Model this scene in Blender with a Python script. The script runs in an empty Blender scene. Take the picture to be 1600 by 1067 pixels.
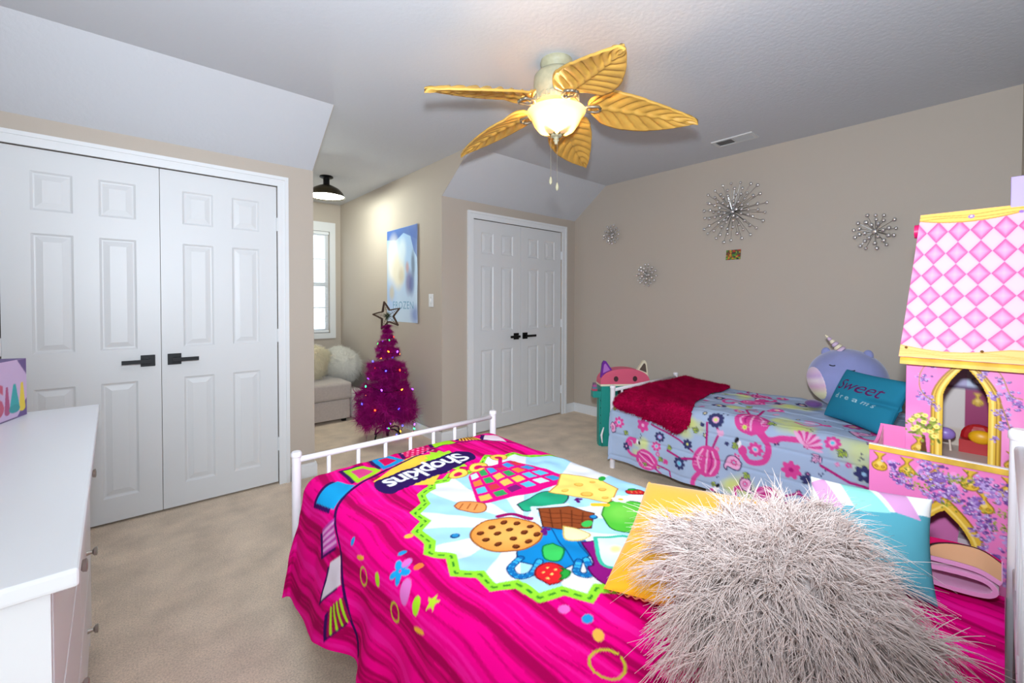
import bpy, bmesh, math, random
import numpy as np
from mathutils import Vector, Matrix

scene = bpy.context.scene
COL = scene.collection
random.seed(7)
RNG = np.random.default_rng(11)

# ---------------------------------------------------------------- camera
CAM_H, FPX, CY = 1.255, 677.7, 485.05
yaw, pitch, roll = math.radians(48.55), math.radians(0.986), math.radians(0.104)
fw = Vector((math.cos(yaw)*math.cos(pitch), math.sin(yaw)*math.cos(pitch), -math.sin(pitch)))
rt = Vector((math.sin(yaw), -math.cos(yaw), 0)); upv = rt.cross(fw)
R_ = rt*math.cos(roll) + upv*math.sin(roll); U_ = upv*math.cos(roll) - rt*math.sin(roll)
cam_d = bpy.data.cameras.new('camera'); cam = bpy.data.objects.new('camera', cam_d); COL.objects.link(cam)
M4 = Matrix((R_, U_, -fw)).transposed().to_4x4(); M4.translation = (0, 0, CAM_H)
cam.matrix_world = M4
cam_d.sensor_width = 36; cam_d.lens = FPX/1600*36; cam_d.shift_y = -(533.5-CY)/1600
cam_d.clip_start = 0.02; cam_d.clip_end = 100
scene.camera = cam

# ---------------------------------------------------------------- world, lights, exposure
scene.view_settings.view_transform = 'Standard'
scene.view_settings.look = 'None'
scene.view_settings.gamma = 1.0
scene.view_settings.use_curve_mapping = False
scene.view_settings.exposure = 0.2
world = bpy.data.worlds.new('daylight'); scene.world = world; world.use_nodes = True
bg = world.node_tree.nodes['Background']
bg.inputs[0].default_value = (0.80, 0.92, 1.0, 1); bg.inputs[1].default_value = 2.2

def add_light(name, kind, loc, power, color, size=0.1, target=None, size_y=None, spot=None):
    d = bpy.data.lights.new(name, kind); d.energy = power; d.color = color
    if kind == 'AREA':
        d.size = size
        if size_y: d.shape = 'RECTANGLE'; d.size_y = size_y
    else:
        d.shadow_soft_size = size
    if spot: d.spot_size = spot; d.spot_blend = 0.7
    o = bpy.data.objects.new(name, d); COL.objects.link(o); o.location = loc
    if target is not None:
        o.rotation_euler = (Vector(target)-Vector(loc)).to_track_quat('-Z', 'Y').to_euler()
    return o
# the photographer's flash just above the lens, turned up to the ceiling
add_light('flash_bounce', 'SPOT', (0.02, 0.02, 1.5), 270, (0.80, 0.90, 1.0), 0.05, (2.36, 2.02, 3.08), spot=math.radians(160))
# soft fill light added beyond the open doorway behind the camera
add_light('doorway_fill', 'AREA', (-0.1, -1.0, 1.15), 5, (0.84, 0.92, 1.0), 0.9, (0.9, 2.0, 1.1), size_y=1.95)

# ---------------------------------------------------------------- helpers
def lin(c):
    r = []
    for x in c[:3]:
        x = x/255.0
        r.append(x/12.92 if x <= 0.04045 else ((x+0.055)/1.055)**2.4)
    return tuple(r)

MATS = {}
def mat(name, rgb=(200, 200, 200), rough=0.5, metal=0.0, noise=None, bump=None, sheen=0.0, emit=0.0, emit_rgb=None,
        coat=0.0, trans=0.0, attr=False, stretch=None, alpha=1.0, spec=0.5, sss=0.0):
    if name in MATS: return MATS[name]
    m = bpy.data.materials.new(name); m.use_nodes = True; MATS[name] = m
    nt = m.node_tree; b = nt.nodes['Principled BSDF']; L = nt.links.new
    c = lin(rgb)
    b.inputs['Base Color'].default_value = (*c, 1)
    b.inputs['Roughness'].default_value = rough
    b.inputs['Metallic'].default_value = metal
    b.inputs['Specular IOR Level'].default_value = spec
    if sheen: b.inputs['Sheen Weight'].default_value = sheen; b.inputs['Sheen Roughness'].default_value = 0.5
    if coat: b.inputs['Coat Weight'].default_value = coat
    if trans: b.inputs['Transmission Weight'].default_value = trans
    if sss:
        b.inputs['Subsurface Weight'].default_value = sss; b.inputs['Subsurface Radius'].default_value = (.02, .015, .01)
    if emit:
        b.inputs['Emission Color'].default_value = (*lin(emit_rgb or rgb), 1); b.inputs['Emission Strength'].default_value = emit
    tc = None
    def coords():
        nonlocal tc
        if tc is None:
            g = nt.nodes.new('ShaderNodeTexCoord'); tc = g.outputs['Object']
            if stretch:
                mp = nt.nodes.new('ShaderNodeMapping'); mp.inputs['Scale'].default_value = stretch
                L(tc, mp.inputs['Vector']); tc = mp.outputs['Vector']
        return tc
    if attr:
        a = nt.nodes.new('ShaderNodeAttribute'); a.attribute_name = 'print'
        L(a.outputs['Color'], b.inputs['Base Color'])
    elif noise:
        sc, amt = noise[0], noise[1]
        n = nt.nodes.new('ShaderNodeTexNoise'); n.inputs['Scale'].default_value = sc
        n.inputs['Detail'].default_value = noise[2] if len(noise) > 2 else 4
        L(coords(), n.inputs['Vector'])
        rp = nt.nodes.new('ShaderNodeValToRGB')
        rp.color_ramp.elements[0].position = 0.3; rp.color_ramp.elements[1].position = 0.7
        rp.color_ramp.elements[0].color = (*[x*(1-amt) for x in c], 1)
        rp.color_ramp.elements[1].color = (*[min(1, x*(1+amt)) for x in c], 1)
        L(n.outputs['Fac'], rp.inputs['Fac']); L(rp.outputs['Color'], b.inputs['Base Color'])
    if bump:
        n2 = nt.nodes.new('ShaderNodeTexNoise'); n2.inputs['Scale'].default_value = bump[0]
        n2.inputs['Detail'].default_value = 5
        L(coords(), n2.inputs['Vector'])
        bp = nt.nodes.new('ShaderNodeBump'); bp.inputs['Strength'].default_value = bump[1]
        bp.inputs['Distance'].default_value = bump[2] if len(bump) > 2 else 0.01
        L(n2.outputs['Fac'], bp.inputs['Height']); L(bp.outputs['Normal'], b.inputs['Normal'])
    return m

def np_mesh(name, V, F, smooth=False):
    """fast mesh from an (n,3) vertex array and an (m,k) index array"""
    V = np.asarray(V, np.float32); F = np.asarray(F, np.int32)
    me = bpy.data.meshes.new(name); k = F.shape[1]
    me.vertices.add(len(V)); me.vertices.foreach_set('co', V.ravel())
    me.loops.add(F.size); me.loops.foreach_set('vertex_index', F.ravel())
    me.polygons.add(len(F)); me.polygons.foreach_set('loop_start', np.arange(0, F.size, k, dtype=np.int32))
    if smooth: me.polygons.foreach_set('use_smooth', np.ones(len(F), dtype=bool))
    me.update(calc_edges=True); me.validate()
    return me

def grid_faces(nx, ny, off=0, flip=False, wrap=False):
    i = np.arange(nx if wrap else nx-1); j = np.arange(ny-1)
    I, J = np.meshgrid(i, j); I = I.ravel(); J = J.ravel(); I2 = (I+1) % nx
    a = off+J*nx+I; b = off+J*nx+I2; c = off+(J+1)*nx+I2; d = off+(J+1)*nx+I
    return np.stack([a, d, c, b] if flip else [a, b, c, d], 1)

def paint_attr(me, cols):
    at = me.color_attributes.new('print', 'FLOAT_COLOR', 'POINT')
    buf = np.ones((len(me.vertices), 4), np.float32); buf[:len(cols), :3] = cols
    at.data.foreach_set('color', buf.ravel())

def link(name, me, material=None, parent=None, loc=None):
    o = bpy.data.objects.new(name, me); COL.objects.link(o)
    if material is not None and me is not None and not me.materials: me.materials.append(material)
    if parent is not None: o.parent = parent
    if loc is not None: o.location = loc
    return o

def root_loc(o):
    p = Vector((0, 0, 0))
    while o is not None:
        p = p + o.location; o = o.parent
    return p

def tag(o, label=None, cat=None, group=None, kind=None):
    if label: o['label'] = label
    if cat: o['category'] = cat
    if group: o['group'] = group
    if kind: o['kind'] = kind
    return o

def thing(name, label, cat, loc=(0, 0, 0), group=None, kind=None):
    o = bpy.data.objects.new(name, None); COL.objects.link(o); o.location = loc
    o.empty_display_size = 0.1
    return tag(o, label, cat, group, kind)

class MB:
    """collects shapes in world coordinates; build() links them as ONE mesh object"""
    def __init__(s): s.v = []; s.f = []
    def add(s, V, F):
        o = len(s.v); s.v += [tuple(p) for p in V]; s.f += [tuple(i+o for i in f) for f in F]; return s
    def box(s, x0, x1, y0, y1, z0, z1):
        V = [(x, y, z) for z in (z0, z1) for y in (y0, y1) for x in (x0, x1)]
        return s.add(V, [(0, 2, 3, 1), (4, 5, 7, 6), (0, 1, 5, 4), (2, 6, 7, 3), (0, 4, 6, 2), (1, 3, 7, 5)])
    def obox(s, c, ax, ay, az):
        """box from centre and three half-axis vectors"""
        c, ax, ay, az = map(Vector, (c, ax, ay, az))
        V = [c+ax*i+ay*j+az*k for k in (-1, 1) for j in (-1, 1) for i in (-1, 1)]
        return s.add(V, [(0, 2, 3, 1), (4, 5, 7, 6), (0, 1, 5, 4), (2, 6, 7, 3), (0, 4, 6, 2), (1, 3, 7, 5)])
    def tube(s, path, r, n=10, caps=True):
        P = [Vector(p) for p in path]; rr = r if isinstance(r, (list, tuple)) else [r]*len(P)
        V = []; prev = None
        for i, p in enumerate(P):
            t = (P[min(i+1, len(P)-1)]-P[max(i-1, 0)]).normalized()
            if prev is None:
                a = Vector((0, 0, 1)) if abs(t.z) < .9 else Vector((1, 0, 0)); u = t.cross(a).normalized()
            else:
                u = (prev-t*prev.dot(t)).normalized()
            prev = u; w = t.cross(u)
            for k in range(n):
                an = 2*math.pi*k/n; V.append(p+(u*math.cos(an)+w*math.sin(an))*rr[i])
        F = [(i*n+k, i*n+(k+1) % n, (i+1)*n+(k+1) % n, (i+1)*n+k) for i in range(len(P)-1) for k in range(n)]
        if caps: F += [tuple(range(n-1, -1, -1)), tuple((len(P)-1)*n+k for k in range(n))]
        return s.add(V, F)
    def lathe(s, prof, c=(0, 0, 0), n=32, caps=True):
        """profile of (radius, z) revolved about z through c"""
        V = [(c[0]+r*math.cos(2*math.pi*k/n), c[1]+r*math.sin(2*math.pi*k/n), c[2]+z) for r, z in prof for k in range(n)]
        F = [(i*n+k, i*n+(k+1) % n, (i+1)*n+(k+1) % n, (i+1)*n+k) for i in range(len(prof)-1) for k in range(n)]
        if caps: F += [tuple(range(n-1, -1, -1)), tuple((len(prof)-1)*n+k for k in range(n))]
        return s.add(V, F)
    def ball(s, c, r, nu=16, nv=10):
        rx, ry, rz = r if isinstance(r, (tuple, list)) else (r, r, r)
        V = [(c[0], c[1], c[2]-rz)]
        for j in range(1, nv):
            a = -math.pi/2+math.pi*j/nv
            V += [(c[0]+rx*math.cos(a)*math.cos(2*math.pi*k/nu), c[1]+ry*math.cos(a)*math.sin(2*math.pi*k/nu), c[2]+rz*math.sin(a)) for k in range(nu)]
        V.append((c[0], c[1], c[2]+rz)); top = len(V)-1
        F = [(0, 1+(k+1) % nu, 1+k) for k in range(nu)]
        F += [(1+j*nu+k, 1+j*nu+(k+1) % nu, 1+(j+1)*nu+(k+1) % nu, 1+(j+1)*nu+k) for j in range(nv-2) for k in range(nu)]
        F += [(1+(nv-2)*nu+k, 1+(nv-2)*nu+(k+1) % nu, top) for k in range(nu)]
        return s.add(V, F)
    def prism(s, poly, a, b):
        """closed outline of 3-D points 'poly' pushed along vector (b - a)"""
        d = Vector(b)-Vector(a); P = [Vector(p) for p in poly]; n = len(P)
        V = P+[p+d for p in P]
        F = [tuple(range(n-1, -1, -1)), tuple(range(n, 2*n))]+[(i, (i+1) % n, n+(i+1) % n, n+i) for i in range(n)]
        return s.add(V, F)
    def build(s, name, material, parent=None, smooth=False, bevel=0, seg=2, local=False):
        off = Vector((0, 0, 0)) if (parent is None or local) else root_loc(parent)
        me = bpy.data.meshes.new(name)
        me.from_pydata([tuple(Vector(p)-off) for p in s.v], [], s.f)
        if bevel:
            bm = bmesh.new(); bm.from_mesh(me); bmesh.ops.remove_doubles(bm, verts=bm.verts, dist=1e-5)
            bmesh.ops.bevel(bm, geom=list(bm.edges), offset=bevel, segments=seg, profile=0.6, affect='EDGES', clamp_overlap=True)
            bm.to_mesh(me); bm.free()
        bm = bmesh.new(); bm.from_mesh(me); bmesh.ops.recalc_face_normals(bm, faces=bm.faces); bm.to_mesh(me); bm.free()
        if smooth: me.polygons.foreach_set('use_smooth', [True]*len(me.polygons))
        me.update()
        return link(name, me, material, parent)

def soft(o, angle=40):
    """smooth shading but keep hard edges"""
    me = o.data; me.polygons.foreach_set('use_smooth', [True]*len(me.polygons)); me.set_sharp_from_angle(angle=math.radians(angle))
    return o

# ---- flat print painted onto a dense vertex grid
class Canvas:
    def __init__(s, x0, x1, y0, y1, nx, ny, bg):
        s.nx, s.ny = nx, ny; s.x = np.linspace(x0, x1, nx); s.y = np.linspace(y0, y1, ny)
        dx = (x1-x0)/(nx-1); dy = (y1-y0)/(ny-1)
        s.fx = (s.x[:, None]+np.array([-.25, .25])*dx).ravel(); s.fy = (s.y[:, None]+np.array([-.25, .25])*dy).ravel()
        s.a = np.empty((2*ny, 2*nx, 3), np.float32); s.a[:] = lin(bg)
    def _sl(s, xa, xb, ya, yb):
        i0, i1 = np.searchsorted(s.fx, [xa, xb]); j0, j1 = np.searchsorted(s.fy, [ya, yb])
        return slice(j0, j1), slice(i0, i1)
    def _put(s, sl, m, col, al=1.0):
        c = np.array(lin(col), np.float32); v = s.a[sl]; k = (m*al)[..., None]; v[:] = v*(1-k)+c*k
    def mask_poly(s, pts):
        P = np.asarray(pts, float); sl = s._sl(P[:, 0].min(), P[:, 0].max(), P[:, 1].min(), P[:, 1].max())
        X = s.fx[sl[1]][None, :]; Y = s.fy[sl[0]][:, None]; m = np.zeros((Y.shape[0], X.shape[1]), bool)
        Q = np.roll(P, -1, 0)
        for (xa, ya), (xb, yb) in zip(P, Q):
            if ya == yb: continue
            cr = ((ya > Y) != (yb > Y)) & (X < (xb-xa)*(Y-ya)/(yb-ya)+xa); m ^= cr
        return sl, m
    def poly(s, pts, col, al=1.0):
        sl, m = s.mask_poly(pts); s._put(sl, m.astype(np.float32), col, al)
    def ell(s, cx, cy, rx, ry, col, ang=0, al=1.0, soft=0.0):
        r = max(rx, ry)*(1+soft); sl = s._sl(cx-r, cx+r, cy-r, cy+r)
        X = s.fx[sl[1]][None, :]-cx; Y = s.fy[sl[0]][:, None]-cy; c, n = math.cos(ang), math.sin(ang)
        q = np.sqrt(((X*c+Y*n)/rx)**2+((-X*n+Y*c)/ry)**2)
        m = (q < 1).astype(np.float32) if not soft else np.clip((1+soft-q)/(2*soft), 0, 1).astype(np.float32)
        s._put(sl, m, col, al)
    def stroke(s, pts, w, col, closed=False, al=1.0, dash=None):
        P = [np.array(p, float) for p in pts]
        if closed: P.append(P[0])
        run = 0.0
        for a, b in zip(P[:-1], P[1:]):
            L = float(np.hypot(*(b-a)))
            if L == 0: continue
            sl = s._sl(min(a[0], b[0])-w, max(a[0], b[0])+w, min(a[1], b[1])-w, max(a[1], b[1])+w)
            X = s.fx[sl[1]][None, :]-a[0]; Y = s.fy[sl[0]][:, None]-a[1]
            t = (X*(b[0]-a[0])+Y*(b[1]-a[1]))/L
            tc = np.clip(t, 0, L); d = np.hypot(X-tc*(b[0]-a[0])/L, Y-tc*(b[1]-a[1])/L)
            m = d < w/2
            if dash: m &= ((tc+run) % dash[0]) < dash[1]
            s._put(sl, m.astype(np.float32), col, al); run += L
    def tris(s, T, col):
        for t in T: s.poly(t, col)
    def colors(s):
        a = s.a; a = (a[0::2, 0::2]+a[1::2, 0::2]+a[0::2, 1::2]+a[1::2, 1::2])/4
        return a.reshape(-1, 3)

def curve_pts(pts, n=8):
    """smooth (Catmull-Rom) polyline through 2-D points"""
    P = [np.array(p, float) for p in pts]; P = [2*P[0]-P[1]]+P+[2*P[-1]-P[-2]]; out = []
    for i in range(1, len(P)-2):
        for k in range(n):
            t = k/n; a, b, c, d = P[i-1:i+3]
            out.append(tuple(.5*((2*b)+(c-a)*t+(2*a-5*b+4*c-d)*t*t+(3*b-a-3*c+d)*t**3)))
    out.append(tuple(P[-2])); return out

def text_tris(txt, shear=0.0, bold=0.0, spacing=1.0):
    """filled letter triangles, normalised to cap height 1 and starting at x = 0"""
    cu = bpy.data.curves.new('lettering', 'FONT'); cu.body = txt; cu.size = 1.0; cu.shear = shear; cu.offset = bold
    cu.space_character = spacing; cu.resolution_u = 4
    o = bpy.data.objects.new('lettering', cu); COL.objects.link(o)
    dg = bpy.context.evaluated_depsgraph_get(); dg.update(); ev = o.evaluated_get(dg); me = ev.to_mesh()
    me.calc_loop_triangles(); V = np.array([tuple(v.co)[:2] for v in me.vertices])
    T = [V[list(t.vertices)] for t in me.loop_triangles]
    ev.to_mesh_clear(); bpy.data.objects.remove(o); bpy.data.curves.remove(cu)
    A = np.array(T); x0 = A[..., 0].min(); h = 0.7
    A[..., 0] -= x0; return A/h

def lay_text(T, o, ex, ey):
    """letter triangles placed with origin o, x axis ex (per cap height) and y axis ey"""
    o, ex, ey = map(np.array, (o, ex, ey))
    return o+T[..., :1]*ex+T[..., 1:]*ey

def wob(x, y, seed, n=6, f=1.0):
    """cheap smooth noise in about -1..1"""
    r = np.random.default_rng(seed); out = 0
    for k in range(n):
        a = r.uniform(0, 2*math.pi); fr = f*r.uniform(.5, 2.0); p = r.uniform(0, 6.28)
        out = out+np.sin((x*math.cos(a)+y*math.sin(a))*fr*6.28+p+1.3*np.sin((y*math.cos(a)-x*math.sin(a))*fr*3.1+p*2))
    return out/n*1.4

def sstep(a, b, x):
    t = np.clip((x-a)/(b-a), 0, 1); return t*t*(3-2*t)

def pillow_arrays(w, h, t, n=40, pinch=0.07, seed=1, lump=0.0):
    """closed cushion: front grid then back grid, local x/y in plane, z thickness"""
    a = np.linspace(-1, 1, n); A, B = np.meshgrid(a, a); A = np.sign(A)*np.abs(A)**.85; B = np.sign(B)*np.abs(B)**.85
    X = w/2*A*(1-pinch*(1-B**2)); Y = h/2*B*(1-pinch*(1-A**2))
    prof = (np.clip(1-A**2, 0, 1)*np.clip(1-B**2, 0, 1))**.42
    l = 1+lump*wob(A, B, seed, 6, .5)
    Z = t/2*prof*l
    V = np.concatenate([np.stack([X, Y, Z], -1).reshape(-1, 3), np.stack([X, Y, -Z*.9], -1).reshape(-1, 3)])
    F = np.concatenate([grid_faces(n, n), grid_faces(n, n, n*n, True)])
    return V, F, n

def frame_mat(c, e1, e2):
    """matrix with origin c, x along e1, z = e1 x e2"""
    x = Vector(e1).normalized(); z = x.cross(Vector(e2)).normalized(); y = z.cross(x)
    m = Matrix((x, y, z)).transposed().to_4x4(); m.translation = c; return m

def strands(P, D, length, r0=.0012, seg=4, droop=0.3, curl=0.15, seed=1, sides=3):
    """tapered hair tubes from roots P along directions D; returns V, F"""
    r = np.random.default_rng(seed); N = len(P); Ln = np.asarray(length, float)*np.ones(N)
    D = D/np.linalg.norm(D, axis=1, keepdims=True)
    cv = r.normal(0, 1, (N, 3))*curl; rings = []
    up = np.where(np.abs(D[:, 2:3]) < .9, np.array([[0, 0, 1.]]), np.array([[1., 0, 0]]))
    u = np.cross(D, up); u /= np.linalg.norm(u, axis=1, keepdims=True); w = np.cross(D, u)
    for k in range(seg+1):
        s = k/seg
        c = P+(D*s+cv*s*s+np.array([[0, 0, -1.]])*droop*s*s)*Ln[:, None]
        rad = r0*(1-.82*s)
        for q in range(sides):
            an = 2*math.pi*q/sides; rings.append(c+(u*math.cos(an)+w*math.sin(an))*rad)
    V = np.stack(rings, 1).reshape(-1, 3)            # per strand: (seg+1)*sides verts
    base = []
    for k in range(seg):
        for q in range(sides):
            base.append((k*sides+q, k*sides+(q+1) % sides, (k+1)*sides+(q+1) % sides, (k+1)*sides+q))
    base = np.array(base); F = (base[None]+(np.arange(N)*(seg+1)*sides)[:, None, None]).reshape(-1, 4)
    return V, F

# ================================================================ the room
XL, XB, YC, YW, YS, YD = -0.62, 3.881, -0.06, 3.299, 2.861, 5.755
X1, X2, Z1, Z2 = 1.002, 2.083, 2.202, 2.524
m_wall = mat('greige_wall_paint', (187, 175, 162), .75, bump=(180, .06, .004))
m_ceil = mat('textured_ceiling_paint', (202, 204, 209), .7, bump=(46, .14, .012))
m_white = mat('white_trim_paint', (226, 227, 228), .38)
m_door = mat('white_door_paint', (216, 217, 218), .42)
m_carpet = mat('beige_carpet', (240, 220, 197), .95, noise=(5.5, .15, 10), bump=(300, .5, .008))
def carpet_grain(m):
    # tufted look: a fine speckle multiplied over the broad mottling
    nt = m.node_tree; b = nt.nodes['Principled BSDF']; src = b.inputs['Base Color'].links[0].from_socket
    n = nt.nodes.new('ShaderNodeTexNoise'); n.inputs['Scale'].default_value = 170; n.inputs['Detail'].default_value = 3
    g = nt.nodes.new('ShaderNodeTexCoord'); nt.links.new(g.outputs['Object'], n.inputs['Vector'])
    rp = nt.nodes.new('ShaderNodeValToRGB'); rp.color_ramp.elements[0].position = .32; rp.color_ramp.elements[1].position = .62
    rp.color_ramp.elements[0].color = (.55, .53, .5, 1); rp.color_ramp.elements[1].color = (1, 1, 1, 1)
    mx = nt.nodes.new('ShaderNodeMix'); mx.data_type = 'RGBA'; mx.blend_type = 'MULTIPLY'; mx.inputs['Factor'].default_value = .6
    nt.links.new(n.outputs['Fac'], rp.inputs['Fac']); nt.links.new(src, mx.inputs[6]); nt.links.new(rp.outputs['Color'], mx.inputs[7]); nt.links.new(mx.outputs[2], b.inputs['Base Color'])
carpet_grain(m_carpet)
m_black = mat('matte_black_metal', (20, 20, 22), .4, metal=.6)
m_steel = mat('brushed_nickel', (176, 170, 160), .28, metal=1.0)
m_duct_shade = mat('painted_duct_shade', (30, 28, 26), .9)

def struct(mb, name, m, **k):
    o = mb.build(name, m, **k); o['kind'] = 'structure'; return o

struct(MB().box(XL-.12, XB+.12, YC-1.0, YD+.12, -.06, 0), 'floor', m_carpet)
c = MB()
T = .05
c.box(XL-.12, XB+.12, YC-.12, YS, Z2, Z2+T)
c.box(X1-.1, X2+.1, YS, YD+.12, Z2, Z2+T)
for xa, xb in ((XL-.12, X1), (X2, XB+.12)):                       # the two roof slopes over the closets
    xa, xb = (xa, xb-.004) if xa < 0 else (xa+.004, xb)
    c.prism([(xa, YS, Z2), (xa, YS, Z2+T), (xa, YW+.05, Z1+T), (xa, YW+.05, Z1-.037), (xa, YW, Z1)], (0, 0, 0), (xb-xa, 0, 0))
struct(c, 'ceiling', m_ceil)

# ---- closet wall with two recessed door openings
LX0, LX1, FX0, FX1, DH = -0.484, 0.768, 2.423, 3.663, 2.05
w = MB()
for xa, xb, d0, d1 in ((XL, X1, LX0, LX1), (X2, XB, FX0, FX1)):
    w.box(xa, d0-.002, YW, YW+.14, 0, Z1); w.box(d1+.002, xb, YW, YW+.14, 0, Z1)
    w.box(d0-.002, d1+.002, YW, YW+.14, DH+.004, Z1); w.box(d0-.002, d1+.002, YW+.075, YW+.14, 0, DH+.004)
struct(w, 'wall_back', m_wall)
struct(MB().box(XL-.12, XL, YC-.12, YW+.14, 0, Z2), 'wall_left', m_wall)
struct(MB().box(XB, XB+.12, YC-.12, YW+.14, 0, Z2), 'wall_right', m_wall)
# near wall, with the open doorway the picture is taken from
struct(MB().box(.46, XB, YC-.12, YC, 0, Z2).box(XL, -.46, YC-.12, YC, 0, Z2).box(-.46, .46, YC-.12, YC, 2.06, Z2), 'wall_front', m_wall)
# alcove walls (each with the triangular cheek beside the roof slope)
struct(MB().box(X1-.1, X1, YW+.14, YD+.12, 0, Z2)
       .prism([(X1-.003, YS, Z2), (X1-.003, YW, Z1), (X1-.003, YW+.1, Z1), (X1-.003, YW+.1, Z2)], (0, 0, 0), (.003, 0, 0)).box(X1-.1, X1, YW+.1, YW+.14, Z1, Z2), 'wall_alcove_left', m_wall)
struct(MB().box(X2, X2+.1, YW+.14, YD+.12, 0, Z2)
       .prism([(X2, YS, Z2), (X2, YW, Z1), (X2, YW+.1, Z1), (X2, YW+.1, Z2)], (0, 0, 0), (.003, 0, 0)).box(X2, X2+.1, YW+.1, YW+.14, Z1, Z2), 'wall_alcove_right', m_wall)
WX0, WX1, WZ0, WZ1 = 1.10, 1.945, .865, 2.165
struct(MB().box(X1, WX0, YD, YD+.12, 0, Z2).box(WX1, X2, YD, YD+.12, 0, Z2).box(WX0, WX1, YD, YD+.12, 0, WZ0).box(WX0, WX1, YD, YD+.12, WZ1, Z2),
       'wall_alcove_back', m_wall)

# ---- baseboards
def baseboard(name, boxes):
    b = MB()
    for (x0, x1, y0, y1) in boxes:
        b.box(x0, x1, y0, y1, 0, .085)
        lx, ly = (x1-x0), (y1-y0)
        if lx > ly: b.box(x0, x1, (y0+y1)/2 if y0 < 1 else y0+.005, y1, .085, .1)
        else: b.box(x0+.005 if x1 == XB else x0, x1 if x1 == XB else x1-.005, y0, y1, .085, .1)
    struct(b, name, m_white)
baseboard('baseboard_right', [(XB-.014, XB, YC, YW)])
baseboard('baseboard_back', [(FX1+.075, XB-.014, YW-.014, YW), (X2, FX0-.075, YW-.014, YW), (LX1+.075, X1, YW-.014, YW)])
baseboard('baseboard_alcove', [(X2-.014, X2, YW-.014, YD), (X1, X1+.014, YW-.014, YD), (X1+.014, X2-.014, YD-.014, YD)])

# ---- door casings
def casing(name, d0, d1):
    t = MB()
    cw = .066
    for x0, x1, z0, z1 in ((d0-cw, d0, 0, DH+cw), (d1, d1+cw, 0, DH+cw), (d0, d1, DH, DH+cw)):
        t.box(x0, x1, YW-.012, YW+.002, z0, z1)
    # raised back-band along the outer edge and jamb stops inside the opening
    t.box(d0-cw, d0-cw+.022, YW-.02, YW-.012, 0, DH+cw); t.box(d1+cw-.022, d1+cw, YW-.02, YW-.012, 0, DH+cw)
    t.box(d0-cw+.022, d1+cw-.022, YW-.02, YW-.012, DH+cw-.022, DH+cw)
    struct(t, name, m_white)
casing('trim_1', LX0, LX1); casing('trim_2', FX0, FX1)

# ---- six-panel closet doors
def panel_mesh(w, h):
    V = []; F = []
    rings = [(0, 0), (.010, .007), (.016, .0075), (.042, .0015), (.0425, .001)]
    for ins, dep in rings:
        ix = min(ins, w/2-.012); iz = min(ins, h/2-.012)
        V += [(-w/2+ix, dep, -h/2+iz), (w/2-ix, dep, -h/2+iz), (w/2-ix, dep, h/2-iz), (-w/2+ix, dep, h/2-iz)]
    n = len(rings)
    for i in range(n-1):
        for k in range(4): F.append((i*4+k, i*4+(k+1) % 4, (i+1)*4+(k+1) % 4, (i+1)*4+k))
    F.append(tuple((n-1)*4+k for k in range(4)))
    me = bpy.data.meshes.new('panel'); me.from_pydata(V, [], F); me.materials.append(m_door); return me
PANELS = {}
def door_leaf(name, x0, x1, hinge, label):
    """x0..x1 leaf, front at YW+.012; hinge side -1 left or +1 right"""
    yf = YW+.014; z0, z1 = .014, DH-.004
    st, pw = .105, ((x1-x0)-.105*2-.10)/2
    xs = [x0, x0+st, x0+st+pw, x0+st+pw+.10, x1-st, x1]
    zs = [z0, .150, .800, .985, 1.612, 1.730, 1.932, z1]
    r = thing(name, label, None, ((x0+x1)/2, yf, z0), kind='structure')
    mb = MB()
    for i in range(5):
        for j in range(7):
            if i in (1, 3) and j in (1, 3, 5): continue
            mb.add([(xs[i], yf, zs[j]), (xs[i+1], yf, zs[j]), (xs[i+1], yf, zs[j+1]), (xs[i], yf, zs[j+1])], [(0, 1, 2, 3)])
    mb.add([(x0, yf, z0), (x1, yf, z0), (x1, yf, z1), (x0, yf, z1), (x0, yf+.035, z0), (x1, yf+.035, z0), (x1, yf+.035, z1), (x0, yf+.035, z1)],
           [(0, 4, 5, 1), (1, 5, 6, 2), (2, 6, 7, 3), (3, 7, 4, 0), (4, 7, 6, 5)])
    mb.build('door_slab', m_door, r)
    for i in (1, 3):
        for j in (1, 3, 5):
            k = (round(xs[i+1]-xs[i], 4), round(zs[j+1]-zs[j], 4))
            if k not in PANELS: PANELS[k] = panel_mesh(*k)
            link('panel', PANELS[k], None, r, ((xs[i]+xs[i+1])/2-r.location.x, 0, (zs[j]+zs[j+1])/2-z0))
    for hz in (.28, 1.03, 1.79):                                   # hinges
        hx = x0-.004 if hinge < 0 else x1+.004
        MB().tube([(hx, yf-.012, hz-.045), (hx, yf-.012, hz+.045)], .007, 8).box(hx-.006, hx+.006, yf-.012, yf+.02, hz-.044, hz+.044).build('hinge', m_white, r)
    # square-rosette lever near the meeting edge
    s = -hinge; kx = (x1-.06) if hinge < 0 else (x0+.06); kz = .914
    MB().box(kx-.033, kx+.033, yf-.009, yf, kz-.033, kz+.033).build('rosette', m_black, r, bevel=.0015)
    lv = MB().tube([(kx, yf-.008, kz), (kx, yf-.05, kz)], .011, 12)
    lv.box(min(kx+s*.012, kx-s*.115), max(kx+s*.012, kx-s*.115), yf-.058, yf-.046, kz-.011, kz+.011)
    lv.build('lever', m_black, r)
    return r
xm = .142
door_leaf('door_1', LX0+.003, xm-.0015, -1, 'white six-panel closet door leaf partly behind the dresser')
door_leaf('door_2', xm+.0015, LX1-.003, 1, 'white six-panel closet door leaf beside the alcove opening')
xm2 = (FX0+FX1)/2
door_leaf('door_3', FX0+.003, xm2-.0015, -1, 'white six-panel far closet door leaf next to the alcove wall')
door_leaf('door_4', xm2+.0015, FX1-.003, 1, 'white six-panel far closet door leaf next to the room corner')

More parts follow.
